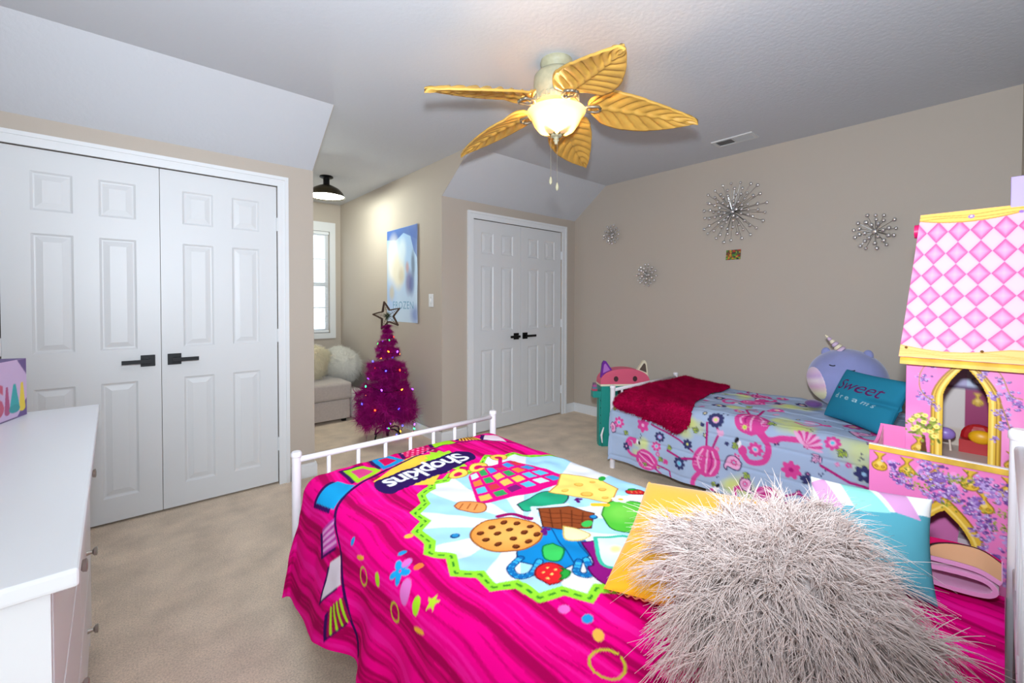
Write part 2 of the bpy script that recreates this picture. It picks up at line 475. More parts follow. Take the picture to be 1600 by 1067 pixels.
# ---- alcove window with blind
m_glass = bpy.data.materials.new('window_glass'); m_glass.use_nodes = True
gn = m_glass.node_tree; gt = gn.nodes.new('ShaderNodeBsdfTransparent'); gg = gn.nodes.new('ShaderNodeBsdfGlossy'); gg.inputs['Roughness'].default_value = .02
gm = gn.nodes.new('ShaderNodeMixShader'); gm.inputs[0].default_value = .06
gn.links.new(gt.outputs[0], gm.inputs[1]); gn.links.new(gg.outputs[0], gm.inputs[2]); gn.links.new(gm.outputs[0], gn.nodes['Material Output'].inputs['Surface'])
wn = thing('window_1', 'white double-hung alcove window with horizontal blind', None, ((WX0+WX1)/2, YD, WZ0), kind='structure')
cs = MB(); cw = .068
cs.box(WX0-cw, WX0, YD-.018, YD+.002, WZ0-cw, WZ1+cw*1.7); cs.box(WX1, WX1+cw, YD-.018, YD+.002, WZ0-cw, WZ1+cw*1.7)
cs.box(WX0, WX1, YD-.018, YD+.002, WZ1, WZ1+cw*1.7); cs.box(WX0, WX1, YD-.022, YD+.002, WZ0-cw, WZ0)
cs.build('window_casing', m_white, wn)
sf = MB()
zm = 1.49
for a, b, z0, z1 in ((WX0, WX0+.04, WZ0, WZ1), (WX1-.04, WX1, WZ0, WZ1), (WX0+.04, WX1-.04, WZ0, WZ0+.05), (WX0+.04, WX1-.04, WZ1-.05, WZ1), (WX0+.04, WX1-.04, zm-.025, zm+.025)):
    sf.box(a, b, YD+.055, YD+.09, z0, z1)
sf.build('sash_frame', m_white, wn)
pane_me = None
xm_ = [WX0+.04, (WX0+WX1)/2, WX1-.04]
for za, zb in ((WZ0+.05, zm-.025), (zm+.025, WZ1-.05)):
    zc = (za+zb)/2
    MB().box(WX0+.04, WX1-.04, YD+.066, YD+.078, zc-.008, zc+.008).build('muntin', m_white, wn)
    MB().box(xm_[1]-.008, xm_[1]+.008, YD+.066, YD+.078, za, zb).build('muntin', m_white, wn)
    for i in (0, 1):
        for q, r_ in ((za, zc), (zc, zb)):
            MB().box(xm_[i], xm_[i+1], YD+.071, YD+.073, q, r_).build('pane', m_glass, wn)
m_slat = mat('white_blind_slat', (236, 238, 240), .5)
bl = thing('window_blind', 'white horizontal slat blind hanging in the alcove window', 'blind', ((WX0+WX1)/2, YD+.028, WZ1-.02))
MB().box(WX0+.006, WX1-.006, YD+.008, YD+.046, WZ1-.036, WZ1-.002).build('head_rail', m_slat, bl)
MB().box(WX0+.008, WX1-.008, YD+.014, YD+.042, WZ0+.012, WZ0+.034).build('bottom_rail', m_slat, bl)
sl = MB().obox((0, 0, 0), ((WX1-WX0)/2-.01, 0, 0), (0, .0125, .0015), (0, 0, .0007)); so = sl.build('slat', m_slat, bl, local=True)
zz = np.arange(WZ0+.06, WZ1-.05, .0235); so.location = (0, 0, zz[0]-bl.location.z)
for z in zz[1:]: link('slat', so.data, None, bl, (0, 0, z-bl.location.z))
for x in (WX0+.12, WX1-.12): MB().tube([(x, YD+.015, WZ0+.02), (x, YD+.015, WZ1-.03)], .0012, 5).build('ladder_cord', m_slat, bl)

# ================================================================ ceiling fan with leaf blades
m_antique = mat('antique_cream_metal', (172, 168, 140), .5, noise=(30, .12), bump=(60, .2, .003))
m_leaf = mat('carved_leaf_blade', (206, 160, 72), .5, noise=(9, .16, 6), bump=(90, .15, .002))
m_pewter = mat('pewter_bracket', (150, 146, 132), .4, metal=.7)
m_bronzeleaf = mat('bronze_leaf', (122, 98, 52), .5, metal=.4)
FCX, FCY = 1.697, 1.572
fan = thing('ceiling_fan', 'ceiling fan with five tan carved leaf blades and a lit glass bowl', 'ceiling fan', (FCX, FCY, Z2))
soft(MB().lathe([(.0, Z2+.002), (.082, Z2+.002), (.086, Z2-.012), (.08, Z2-.03), (.064, Z2-.043), (.06, Z2-.058), (.0, Z2-.058)], (FCX, FCY, 0), 40, False).build('canopy', m_antique, fan))
soft(MB().lathe([(0, 2.468), (.06, 2.468), (.1, 2.46), (.117, 2.44), (.12, 2.40), (.12, 2.345), (.112, 2.335), (.118, 2.328), (.112, 2.30), (.085, 2.292), (0, 2.292)], (FCX, FCY, 0), 48, False).build('motor_housing', m_antique, fan))
rb = MB()
for k in range(30):
    a = 2*math.pi*k/30; ca, sa = math.cos(a), math.sin(a)
    rb.obox((FCX+.116*ca, FCY+.116*sa, 2.318), (ca*.004, sa*.004, 0), (-sa*.006, ca*.006, 0), (0, 0, .012))
rb.build('housing_ribs', m_antique, fan)
soft(MB().lathe([(0, 2.293), (.075, 2.293), (.08, 2.275), (.07, 2.262), (0, 2.262)], (FCX, FCY, 0), 36, False).build('switch_housing', m_antique, fan))

def leaf_blade():
    """one carved leaf blade along +x, r from .15 to .725, seen mostly from below"""
    n, m_ = 72, 33; r0, r1 = .165, .728; L = r1-r0
    s = np.linspace(0, 1, n); q = np.linspace(-1, 1, m_); S, Q = np.meshgrid(s, q)
    wid = .128*np.clip(np.sin(np.pi*np.clip(S, 0, 1)**.62), 0, 1)**.72*(1-.12*S)+.012*(1-S)
    edge = 1+.03*((S*4.5+np.where(Q > 0, .3, .75)) % 1-.5)*np.abs(Q)**3*(S < .93)
    y = wid*Q*edge+.018*np.sin(S*np.pi)*1.0
    x = r0+L*S
    vein = (S*8.5-np.abs(Q)*1.7)
    saw = vein-np.floor(vein)
    rel = .011*np.exp(-((saw-.5)/.10)**2)*np.minimum(1, 5*np.abs(Q))*(1-np.abs(Q)**4)-.006*np.abs(np.sin(np.pi*(saw-.5)))*(1-np.abs(Q)**3)
    rib = -.014*np.exp(-(Q*wid/.007)**2)*(1-.6*S)
    cup = -.03*(Q**2)*np.sin(np.pi*S)*.6
    z = rel+rib+cup-.105*S**1.5
    tilt = math.radians(-15)*sstep(0, .18, S)
    yy = y*np.cos(tilt)-0*z; zz_ = z+y*np.sin(tilt)
    low = np.stack([x, yy, zz_], -1).reshape(-1, 3); up_ = low+np.array([0, 0, .012])
    V = np.concatenate([low, up_]); F = np.concatenate([grid_faces(n, m_, 0, True), grid_faces(n, m_, n*m_)])
    ed = []
    idx = np.arange(n*m_).reshape(m_, n); loop = list(idx[0])+list(idx[1:, -1])+list(idx[-1, ::-1][1:])+list(idx[::-1, 0][1:-1])
    for a, b in zip(loop, loop[1:]+loop[:1]): ed.append((a, b, b+n*m_, a+n*m_))
    F = np.concatenate([F, np.array(ed)])
    me = np_mesh('leaf_blade', V, F, True); me.materials.append(m_leaf); return me
bm_ = leaf_blade()
iron = MB().tube([(.07, 0, -.005), (.11, 0, -.018), (.15, 0, -.012)], [.012, .010, .009], 8)
for s in (-1, 1): iron.tube([(.135, 0, -.014), (.165, s*.03, -.016), (.215, s*.032, -.018), (.228, s*.012, -.02)], .0075, 8)
iron.tube([(.228, -.014, -.02), (.228, .014, -.02)], .0075, 8)
iron_o = None
for k in range(5):
    a = math.radians(170.6-72*k)
    b = link('leaf_blade', bm_, None, fan, (0, 0, 2.290-Z2)); b.rotation_euler = (0, 0, a)
    if iron_o is None: iron_o = iron.build('blade_bracket', m_pewter, fan, smooth=True, local=True); io = iron_o
    else: io = link('blade_bracket', iron_o.data, None, fan)
    io.location = (0, 0, 2.286-Z2); io.rotation_euler = (0, 0, a)
# glass bowl, its lamp, leaf ornaments and pull chains
m_bowl = bpy.data.materials.new('frosted_amber_glass'); m_bowl.use_nodes = True
nt = m_bowl.node_tree; b = nt.nodes['Principled BSDF']
b.inputs['Base Color'].default_value = (*lin((255, 226, 170)), 1); b.inputs['Roughness'].default_value = .35
tr = nt.nodes.new('ShaderNodeBsdfTranslucent'); tr.inputs['Color'].default_value = (*lin((255, 224, 160)), 1)
mx = nt.nodes.new('ShaderNodeMixShader'); mx.inputs[0].default_value = .24
nt.links.new(b.outputs[0], mx.inputs[1]); nt.links.new(tr.outputs[0], mx.inputs[2]); nt.links.new(mx.outputs[0], nt.nodes['Material Output'].inputs['Surface'])
prof = [(.150, 2.262), (.154, 2.258), (.150, 2.248), (.138, 2.238), (.131, 2.222), (.118, 2.195), (.094, 2.165), (.06, 2.146), (.02, 2.138), (.004, 2.137)]
soft(MB().lathe(prof, (FCX, FCY, 0), 56, False).build('light_bowl', m_bowl, fan), 60)
m_bulb = mat('warm_bulb', (255, 220, 150), .5, emit=7, emit_rgb=(255, 205, 130))
for s in (-1, 1): MB().ball((FCX+s*.05, FCY-s*.045, 2.222), (.024, .024, .03), 14, 10).build('bulb', m_bulb, fan, smooth=True)
soft(MB().lathe([(0, 2.14), (.032, 2.139), (.03, 2.132), (.014, 2.126), (.012, 2.117), (.016, 2.112), (.009, 2.103), (.009, 2.092), (0, 2.09)], (FCX, FCY, 0), 24, False).build('finial', m_antique, fan))
def ornament():
    n, m_ = 14, 9; s = np.linspace(0, 1, n); q = np.linspace(-1, 1, m_); S, Q = np.meshgrid(s, q)
    wd = .021*np.sin(np.pi*S**.75)**.8*(1+.12*np.sign(np.sin(S*40))*np.abs(Q)); x = .016+.058*S; z = .004+.052*S**1.35-.006*Q**2+.0015*np.sin(S*40+np.abs(Q)*5)
    low = np.stack([x, wd*Q, z], -1).reshape(-1, 3)
    V = np.concatenate([low, low+np.array([.002, 0, -.003])]); F = np.concatenate([grid_faces(n, m_), grid_faces(n, m_, n*m_, True)])
    me = np_mesh('ornament_leaf', V, F, True); me.materials.append(m_bronzeleaf); return me
om = ornament()
for k in range(4):
    o = link('ornament_leaf', om, None, fan, (0, 0, 2.132-Z2)); o.rotation_euler = (0, 0, math.radians(48.5+180+45+90*k))
for i, (ax, ay, ze) in enumerate(((-.018, .022, 1.905), (.004, -.004, 1.872))):
    zt = 2.16 if i == 0 else 2.095
    ch = MB()
    z = zt
    while z > ze+.02: ch.ball((FCX+ax, FCY+ay, z), .0016, 6, 4); z -= .0062
    ch.tube([(FCX+ax, FCY+ay, zt), (FCX+ax, FCY+ay, ze+.01)], .0007, 5)
    cho = ch.build('pull_chain', m_pewter, fan)
    soft(MB().lathe([(0, ze+.018), (.004, ze+.016), (.009, ze-.004), (.008, ze-.016), (.003, ze-.022), (0, ze-.026)], (FCX+ax, FCY+ay, 0), 12, False).build('chain_fob', m_antique, cho))
pl = bpy.data.lights.new('fan_lamp_glow', 'POINT'); pl.energy = 15; pl.color = (1.0, .66, .30); pl.shadow_soft_size = .035
plo = bpy.data.objects.new('fan_lamp_glow', pl); COL.objects.link(plo); plo.parent = fan; plo.location = (0, 0, 2.238-Z2)

# ================================================================ alcove ceiling lamp
LXc, LYc = 1.50, 4.52
m_bronze = mat('dark_bronze_shade', (70, 62, 46), .32, metal=.8)
m_lampwhite = mat('lit_white_shade_inside', (255, 250, 236), .5, emit=6, emit_rgb=(255, 252, 244))
lamp = thing('ceiling_lamp', 'dark bronze dome ceiling lamp glowing white in the alcove', 'lamp', (LXc, LYc, Z2))
soft(MB().lathe([(0, Z2), (.062, Z2), (.065, Z2-.012), (.05, Z2-.02), (0, Z2-.02)], (LXc, LYc, 0), 32, False).build('ceiling_plate', m_black, lamp))
soft(MB().lathe([(.03, Z2-.018), (.03, Z2-.08), (.04, Z2-.092)], (LXc, LYc, 0), 24).build('neck', m_black, lamp))
soft(MB().lathe([(.035, Z2-.085), (.07, Z2-.098), (.12, Z2-.125), (.158, Z2-.165), (.172, Z2-.2), (.178, Z2-.206), (.17, Z2-.2), (.15, Z2-.168), (.11, Z2-.13), (.03, Z2-.1)], (LXc, LYc, 0), 44, False).build('shade', m_bronze, lamp), 50)
soft(MB().lathe([(.0, Z2-.19), (.166, Z2-.198)], (LXc, LYc, 0), 40, False).build('diffuser', m_lampwhite, lamp))
al = bpy.data.lights.new('alcove_lamp_glow', 'POINT'); al.energy = 24; al.color = (.90, 1.0, .92); al.shadow_soft_size = .04
alo = bpy.data.objects.new('alcove_lamp_glow', al); COL.objects.link(alo); alo.parent = lamp; alo.location = (0, 0, -.238)

# ================================================================ ceiling air vent
m_vent = mat('vent_white_metal', (214, 214, 214), .45)
VX0, VX1, VY0, VY1 = 3.455, 3.605, 1.245, 1.545
vent = thing('ceiling_vent', 'white metal air vent with louvres set in the ceiling', 'vent', ((VX0+VX1)/2, (VY0+VY1)/2, Z2))
fr = MB()
for x0, x1, y0, y1 in ((VX0, VX1, VY0, VY0+.022), (VX0, VX1, VY1-.022, VY1), (VX0, VX0+.022, VY0+.022, VY1-.022), (VX1-.022, VX1, VY0+.022, VY1-.022), (VX0+.022, VX1-.022, 1.388, 1.402)):
    fr.box(x0, x1, y0, y1, Z2-.008, Z2+.001)
fr.build('vent_frame', m_vent, vent, bevel=.001)
MB().box(VX0+.02, VX1-.02, VY0+.02, VY1-.02, Z2-.0016, Z2-.0006).build('duct_shade_sheet', m_duct_shade, vent)  # flat near-black sheet, the shade inside the duct put in as colour
sv = MB().obox((0, 0, 0), (.053, 0, 0), (0, .0045, .003), (0, 0, .0006)).build('louvre', m_vent, vent, local=True)
sv2 = MB().obox((0, 0, 0), (.053, 0, 0), (0, .0032, -.0045), (0, 0, .0006)).build('louvre', m_vent, vent, local=True)
ys = np.arange(VY0+.03, 1.384, .0115); sv2.location = (0, ys[0]-vent.location.y, -.006)
for y in ys[1:]: link('louvre', sv2.data, None, vent, (0, y-vent.location.y, -.006))
ys = np.arange(1.408, VY1-.024, .0095); sv.location = (0, ys[0]-vent.location.y, -.005)
for y in ys[1:]: link('louvre', sv.data, None, vent, (0, y-vent.location.y, -.005))

# ================================================================ wall starbursts on the right wall
m_chrome = mat('chrome_wire', (150, 150, 152), .25, metal=1.0)
m_jewel = mat('silver_bead', (222, 220, 218), .12, metal=.85)
bead_me = None
def starburst(y, z, rad, rings, bead, seed, label, squash=1.0):
    global bead_me
    r = random.Random(seed)
    t = thing('wall_starburst', label, 'wall decor', (XB, y, z), 'starburst ornaments on the wall')
    MB().ball((XB-.022, y, z), (.012, bead*1.5, bead*1.5), 12, 8).tube([(XB+.001, y, z), (XB-.02, y, z)], .004, 6).build('hub', m_jewel, t, smooth=True)
    sp = MB()
    if bead_me is None:
        o = MB().ball((0, 0, 0), (.7, 1, 1), 10, 7).build('bead', m_jewel, t, smooth=True, local=True); bead_me = o.data; bpy.data.objects.remove(o)
    for n, fr_, dp in rings:
        for k in range(n):
            a = 2*math.pi*(k+r.uniform(-.22, .22))/n+fr_*5; q = rad*fr_*r.uniform(.9, 1.06)
            py, pz = math.cos(a)*q, math.sin(a)*q*squash; px = -.022-dp
            sp.tube([(XB-.02, y, z), (XB+px, y+py, z+pz)], .0013, 5)
            b = link('bead', bead_me, None, t, (px, py, pz)); s_ = bead*r.uniform(.85, 1.15); b.scale = (s_, s_, s_)
    sp.build('spokes', m_chrome, t)
starburst(1.537, 2.037, .258, [(22, 1.0, .012), (20, .78, .025), (18, .57, .036), (14, .36, .045), (6, .2, .05)], .0135, 1, 'largest silver starburst ornament, above the small colourful card', .98)
starburst(.592, 1.753, .118, [(13, 1.0, .012), (10, .7, .024), (6, .42, .034)], .0135, 2, 'starburst with big jewel beads near the pink castle dollhouse roof', .98)
starburst(2.344, 1.534, .103, [(14, 1.0, .012), (11, .7, .026), (6, .4, .036)], .0125, 3, 'small silver starburst, the lower one of the pair near the closet')
starburst(2.766, 1.983, .098, [(14, 1.0, .012), (11, .7, .026), (6, .4, .036)], .012, 4, 'small silver starburst, the upper one of the pair near the closet')

# small colourful card on the wall
cv = Canvas(-.06, .06, -.042, .042, 60, 42, (96, 70, 40))
rr = random.Random(5)
for i in range(70):
    cv.ell(rr.uniform(-.055, .055), rr.uniform(-.04, .04), rr.uniform(.004, .011), rr.uniform(.004, .011), rr.choice([(190, 60, 30), (70, 140, 40), (210, 150, 40), (60, 60, 50), (120, 170, 60), (160, 40, 40)]))
G = np.stack(np.meshgrid(cv.x, cv.y), -1).reshape(-1, 2)
V = np.stack([np.full(len(G), -.003), -G[:, 0]-.06*G[:, 1], G[:, 1]], 1)
Vb = V+np.array([.003, 0, 0]); n0 = len(V)
me = np_mesh('wall_card', np.concatenate([V, Vb]), np.concatenate([grid_faces(60, 42), grid_faces(60, 42, n0, True)])); paint_attr(me, cv.colors())
m_print = mat('printed_paper', rough=.55, attr=True)
tag(link('wall_card', me, m_print, None, (XB, 1.534, 1.671)), 'small colourful card stuck on the wall under the big starburst', 'card')

# ================================================================ light switch
sw = thing('light_switch', 'white light switch plate beside the blue poster', 'switch', (X2, 3.478, 1.277))
MB().box(X2-.006, X2, 3.478-.038, 3.478+.038, 1.277-.06, 1.277+.06).build('switch_plate', m_white, sw, bevel=.002)
MB().obox((X2-.009, 3.478, 1.279), (.006, 0, .002), (0, .005, 0), (-.001, 0, .011)).build('toggle', m_white, sw)
for z in (1.247, 1.307): MB().tube([(X2-.0075, 3.478, z), (X2-.005, 3.478, z)], .003, 8).build('screw', m_steel, sw)

# ================================================================ poster on the alcove wall
PW, PH = .665, .955
nx, ny = 150, 214
cv = Canvas(0, PW, 0, PH, nx, ny, (168, 196, 226))
# local u: 0 at the window end, PW at the room end
for j, z in enumerate(np.linspace(0, PH, 50)):
    f_ = z/PH; col = tuple(np.array((196, 214, 234))*(1-f_)+np.array((150, 186, 224))*f_)
    cv.poly([(0, z-.02), (PW, z-.02), (PW, z+.03), (0, z+.03)], col)
cv.poly([(0, .86), (.2, .84), (.36, .90), (PW, .80), (PW, PH), (0, PH)], (52, 92, 168), .9)
cv.poly([(.46, PH), (PW, PH), (PW, .62), (.58, .70), (.52, .82)], (60, 98, 176), .9)
cv.ell(.14, .62, .13, .24, (238, 232, 222), al=.95, soft=.35)
cv.ell(.25, .52, .13, .17, (232, 222, 196), al=.9, soft=.3)
cv.ell(.33, .72, .08, .12, (214, 226, 232), al=.8, soft=.4)
cv.ell(.62, .08, .10, .08, (92, 116, 186), al=.85, soft=.5)
cv.ell(.08, .25, .10, .16, (150, 176, 222), al=.7, soft=.5)
for a, b_, c_, d_, col in ((.10, .30, .05, .07, (196, 178, 140)), (.47, .40, .06, .11, (92, 60, 128)), (.53, .38, .05, .1, (48, 66, 140)), (.56, .57, .035, .12, (60, 74, 104)), (.44, .55, .03, .05, (190, 130, 120)), (.31, .47, .06, .07, (204, 190, 160))):
    cv.ell(a, b_, c_, d_, col, al=.75, soft=.45)
cv.tris(lay_text(text_tris('FROZEN', spacing=1.1), (.13, .135), (.078, 0), (0, .075)), (74, 140, 180))
G = np.stack(np.meshgrid(cv.x, cv.y), -1).reshape(-1, 2)
curl = .012*np.exp(-(PW-G[:, 0])/.04)+.006*np.exp(-G[:, 0]/.05)+.004*np.sin(G[:, 1]*7)**2*(G[:, 0]/PW)
V = np.stack([-.0015-curl, -G[:, 0], G[:, 1]], 1); Vb = V+np.array([.001, 0, 0])
me = np_mesh('poster', np.concatenate([V, Vb]), np.concatenate([grid_faces(nx, ny, 0), grid_faces(nx, ny, nx*ny, True)]), True); paint_attr(me, np.concatenate([cv.colors(), np.ones((nx*ny, 3))*.8]))
tag(link('poster', me, mat('glossy_poster', rough=.28, attr=True), None, (X2, 4.372, 1.060)), 'tall glossy blue and white poster on the alcove wall', 'poster')

# ================================================================ beds
m_frame = mat('white_powder_coat', (236, 232, 236), .35)
m_matt = mat('white_mattress_cloth', (222, 220, 222), .9)
def twin_bed(x0, x1, label, y1=1.962, yh=-.034):
    r = thing('twin_bed', label, 'bed', ((x0+x1)/2, (y1+yh)/2, 0), 'white metal twin beds')
    for x in (x0, x1):
        p = MB().tube([(x, y1, .0), (x, y1, .606)], .0185, 16); p.lathe([(.0185, .606), (.0215, .609), (.0215, .622), (.017, .628), (0, .628)], (x, y1, 0), 16, False)
        po = p.build('foot_post', m_frame, r, smooth=False); soft(po)
        MB().lathe([(.0205, 0), (.0205, .045), (.0215, .046), (.0215, .05), (.0185, .05)], (x, y1, 0), 16, False).build('foot_cap', m_frame, po)
        h = MB().tube([(x, yh, .0), (x, yh, .93)], .0195, 16); h.lathe([(.0195, .93), (.0225, .934), (.0225, .95), (.017, .957), (0, .957)], (x, yh, 0), 16, False)
        soft(h.build('head_post', m_frame, r))
    for z, rad in ((.592, .0125), (.33, .011)): MB().tube([(x0, y1, z), (x1, y1, z)], rad, 12).build('foot_rail', m_frame, r, smooth=True)
    n = 7
    for k in range(1, n+1):
        x = x0+(x1-x0)*k/(n+1); MB().tube([(x, y1, .33), (x, y1, .592)], .0088, 10).build('foot_spindle', m_frame, r, smooth=True)
    for z, rad in ((.91, .0125), (.62, .011), (.33, .011)): MB().tube([(x0, yh, z), (x1, yh, z)], rad, 12).build('head_rail', m_frame, r, smooth=True)
    for k in range(1, n+1):
        x = x0+(x1-x0)*k/(n+1); MB().tube([(x, yh, .33), (x, yh, .91)], .0088, 10).build('head_spindle', m_frame, r, smooth=True)
    for x in (x0, x1): MB().box(x-.012, x+.012, yh, y1, .235, .285).build('side_rail', m_frame, r)
    sl_ = MB().box(x0, x1, -.025, .025, .262, .272); s0 = None
    for k in range(8):
        y = yh+.15+k*(y1-yh-.3)/7
        MB().box(x0+.012, x1-.012, y-.03, y+.03, .262, .274).build('bed_slat', m_frame, r)
    for y in (.75,): 
        for x in (x0+.08, x1-.08): MB().tube([(x, y, 0), (x, y, .262)], .012, 10).build('centre_leg', m_frame, r, smooth=True)
    MB().box(x0+.012, x0+.035, 1.2, 1.25, 0, .24).build('support_leg', m_frame, r)
    return r
twin_bed(.522, 1.585, 'white metal twin bed under the magenta comforter')
twin_bed(2.76, 3.72, 'white metal twin bed under the pale blue flamingo comforter')
tag(MB().box(.59, 1.50, .03, 1.80, .2745, .525).build('mattress', m_matt, None, bevel=.04, seg=3), 'white mattress hidden under the magenta comforter', 'mattress')
tag(MB().box(2.80, 3.68, .03, 1.84, .2745, .54).build('mattress', m_matt, None, bevel=.04, seg=3), 'white mattress hidden under the flamingo comforter', 'mattress')

def drape(e, r, flare):
    arc = r*math.pi/2; th = np.clip(e/r, 0, math.pi/2); ex = np.clip(e-arc, 0, None)
    return r*np.sin(th)+ex*np.sin(flare), r*(1-np.cos(th))+ex*np.cos(flare)

def surf1(cu, cv):
    """magenta comforter: cloth coordinates -> world"""
    g = 1+.28*sstep(1.1, 1.75, cv)
    el = np.clip(.57-cu, 0, None)*g; xr = 1.43+.10*(1-sstep(.35, .85, cv)); er = np.clip(cu-xr, 0, None); ef = np.clip(cv-1.80, 0, None)
    es = np.maximum(el, er); e = np.hypot(es, ef); r = .065+.05*sstep(.9, 1.2, cu)
    flare = .05+.09*sstep(1.1, 1.8, cv)*(cu < .9)*(es > ef)
    fold = .5+.5*np.sin(cv*17+2.2*np.sin(cv*5+1)+cu*3)
    out, drop = drape(e, r, flare+.16*fold*sstep(.06, .3, el)*(1-.4*sstep(1.4, 1.9, cv)))
    d = np.where(e > 1e-6, e, 1); sx = np.where(el > er, -1, 1)
    x = np.minimum(np.maximum(cu, .57), xr)+sx*out*es/d; y = np.clip(cv, None, 1.80)+out*ef/d
    flat = 1-sstep(0, .12, e)
    z = .556-drop+flat*(.006*wob(cu, cv, 3, 7, 2.2)+.0035*wob(cu, cv, 4, 7, 6)+.018*sstep(1.3, 1.75, cv)*(1-((cu-1.0)/.45)**2))
    wr = sstep(.05, .2, e)
    x = x+sx*wr*(.004*wob(cv, z, 8, 6, 5))
    return np.stack([x, y, z], -1)

def surf2(cu, cv):
    """pale blue comforter on the far bed"""
    el = np.clip(2.78-cu, 0, None); er = np.clip(cu-3.64, 0, None); yf = 1.85+.07*sstep(.075, .15, el); ef = np.clip(cv-yf, 0, None)
    es = np.maximum(el, er); e = np.hypot(es, ef); r = .07
    fold = .5+.5*np.sin(cv*13+2*np.sin(cv*4)+cu*2)
    out, drop = drape(e, r, .02+.07*fold*sstep(.1, .4, el))
    d = np.where(e > 1e-6, e, 1); sx = np.where(el > er, -1, 1)
    x = np.clip(cu, 2.78, 3.64)+sx*out*es/d; y = np.minimum(cv, yf)+out*ef/d
    z = .566-drop+(1-sstep(0, .1, e))*(.008*wob(cu, cv, 13, 7, 1.8)+.004*wob(cu, cv, 14, 7, 5))
    x = x+sx*sstep(.06, .25, e)*.008*wob(cv, cu, 18, 6, 3)
    # stitched quilting channels across the cloth
    q = np.abs(((cu-2.3)/.16) % 1-.5)*2
    z = z-.006*np.exp(-((1-q)/.10)**2)*(1-sstep(0, .1, e))
    x = x-sx*.006*np.exp(-((1-q)/.10)**2)*sstep(.06, .2, es)*(es > ef)
    return np.stack([x, y, z], -1)

m_cloth = mat('printed_cotton', rough=.9, attr=True, spec=.06, bump=(900, .12, .002))

# ---- the magenta comforter and its print
cv = Canvas(.20, 1.75, -.012, 1.95, 450, 568, (244, 0, 138))
A = cv.a; X, Y = np.meshgrid(cv.fx, cv.fy)
sx_ = X+.006*np.sin(Y*9+X*20)+.004*np.sin(Y*23)
b1 = np.sin(sx_*2*math.pi/.155+.4)+.8*np.sin(sx_*2*math.pi/.067+1)+.55*np.sin(sx_*2*math.pi/.031+2)+.35*np.sin(sx_*2*math.pi/.0147)
b2 = b1+.5*np.sin(Y*31+sx_*70)*np.sin(Y*13+1)*.5
for thr, col in ((-.25, (212, 0, 110)), (-1.05, (176, 0, 86))): A[b2 < thr] = lin(col)
A[b2 > 1.25] = lin((252, 24, 158))
def sunburst_panel():
    P = [(1.05, 1.461), (.97, 1.496), (.923, 1.459), (.867, 1.471), (.844, 1.435), (.782, 1.408), (.759, 1.339), (.692, 1.296), (.691, 1.224), (.635, 1.183),
         (.634, 1.099), (.604, 1.053), (.642, .998), (.611, .929), (.66, .882), (.649, .813), (.706, .785), (.712, .708), (.776, .687), (.801, .621), (.842, .631), (.866, .614),
         (.92, .565), (.98, .60), (1.05, .53), (1.12, .57), (1.2, .50), (1.3, .56), (1.38, .50), (1.46, .6), (1.55, .66), (1.52, .78), (1.6, .88), (1.56, 1.0),
         (1.6, 1.12), (1.53, 1.22), (1.52, 1.32), (1.456, 1.387), (1.379, 1.43), (1.34, 1.503), (1.251, 1.494), (1.199, 1.539), (1.13, 1.49)]
    P = np.array(P); C = np.array([1.03, 1.02])
    cv.poly(P, (150, 224, 52))
    Q = C+(P-C)*(1-.036/np.linalg.norm(P-C, axis=1))[:, None]
    sl, m = cv.mask_poly(Q)
    xx = cv.fx[sl[1]][None, :]; yy = cv.fy[sl[0]][:, None]
    ang = np.arctan2(yy-1.0, xx-.93); k = np.floor((ang+.25)/(2*math.pi)*18).astype(int)
    v = cv.a[sl]; v[m & (k % 2 == 0)] = lin((166, 214, 240)); v[m & (k % 2 != 0)] = lin((228, 230, 236))
    mid = C+(P-C)*(1-.018/np.linalg.norm(P-C, axis=1))[:, None]
    cv.stroke(mid, .006, (40, 130, 40), True, dash=(.034, .02))
sunburst_panel()
def blob(pts, col, line=(40, 20, 60), w=.005, n=5):
    q = curve_pts(list(pts)+[pts[0]], n); cv.poly(q, col); cv.stroke(q, w, line)
OUT = (70, 30, 40)
# a plain stand-in for the printed food picture: basket, cheese, biscuit, chocolate, bag, fruit
BK = [(1.04, 1.435), (1.251, 1.425), (1.307, 1.273), (1.325, 1.186), (1.257, 1.134), (1.125, 1.13), (1.022, 1.165), (.905, 1.19), (.908, 1.213), (1.015, 1.412)]
cv.poly(BK, (226, 10, 130))
rr = random.Random(3); c00, c10, c01, c11 = map(np.array, ((.912, 1.205), (1.03, 1.43), (1.31, 1.15), (1.265, 1.42)))
def bil(u, v): return (c00*(1-u)*(1-v)+c10*u*(1-v)+c01*(1-u)*v+c11*u*v)
for i in range(4):
    for j in range(6):
        u0, u1 = (i+.16)/4, (i+.86)/4; v0, v1 = (j+.14)/6, (j+.86)/6
        cv.poly([bil(u0, v0), bil(u1, v0), bil(u1, v1), bil(u0, v1)], rr.choice([(60, 150, 210), (206, 224, 240), (52, 160, 90), (240, 190, 90), (214, 60, 70), (120, 30, 110), (230, 130, 60), (90, 190, 225)]))
for p in ((.999, 1.459), (1.098, 1.456), (1.231, 1.483)):
    cv.ell(*p, .047, .036, (180, 90, 30), .3); cv.ell(*p, .043, .032, (250, 214, 90), .3); cv.ell(p[0]-.004, p[1]-.003, .021, .015, (206, 20, 90), .3)
cv.stroke([(1.098, 1.445), (1.17, 1.40), (1.231, 1.47)], .018, (206, 10, 110))
blob([(.997, 1.101), (1.143, 1.114), (1.2, 1.06), (1.157, 1.011), (1.09, 1.0), (.99, 1.043)], (36, 160, 118))
q = [(1.326, 1.196), (1.365, 1.139), (1.40, 1.05), (1.374, .951), (1.29, .915), (1.253, .902), (1.157, 1.102), (1.236, 1.132)]
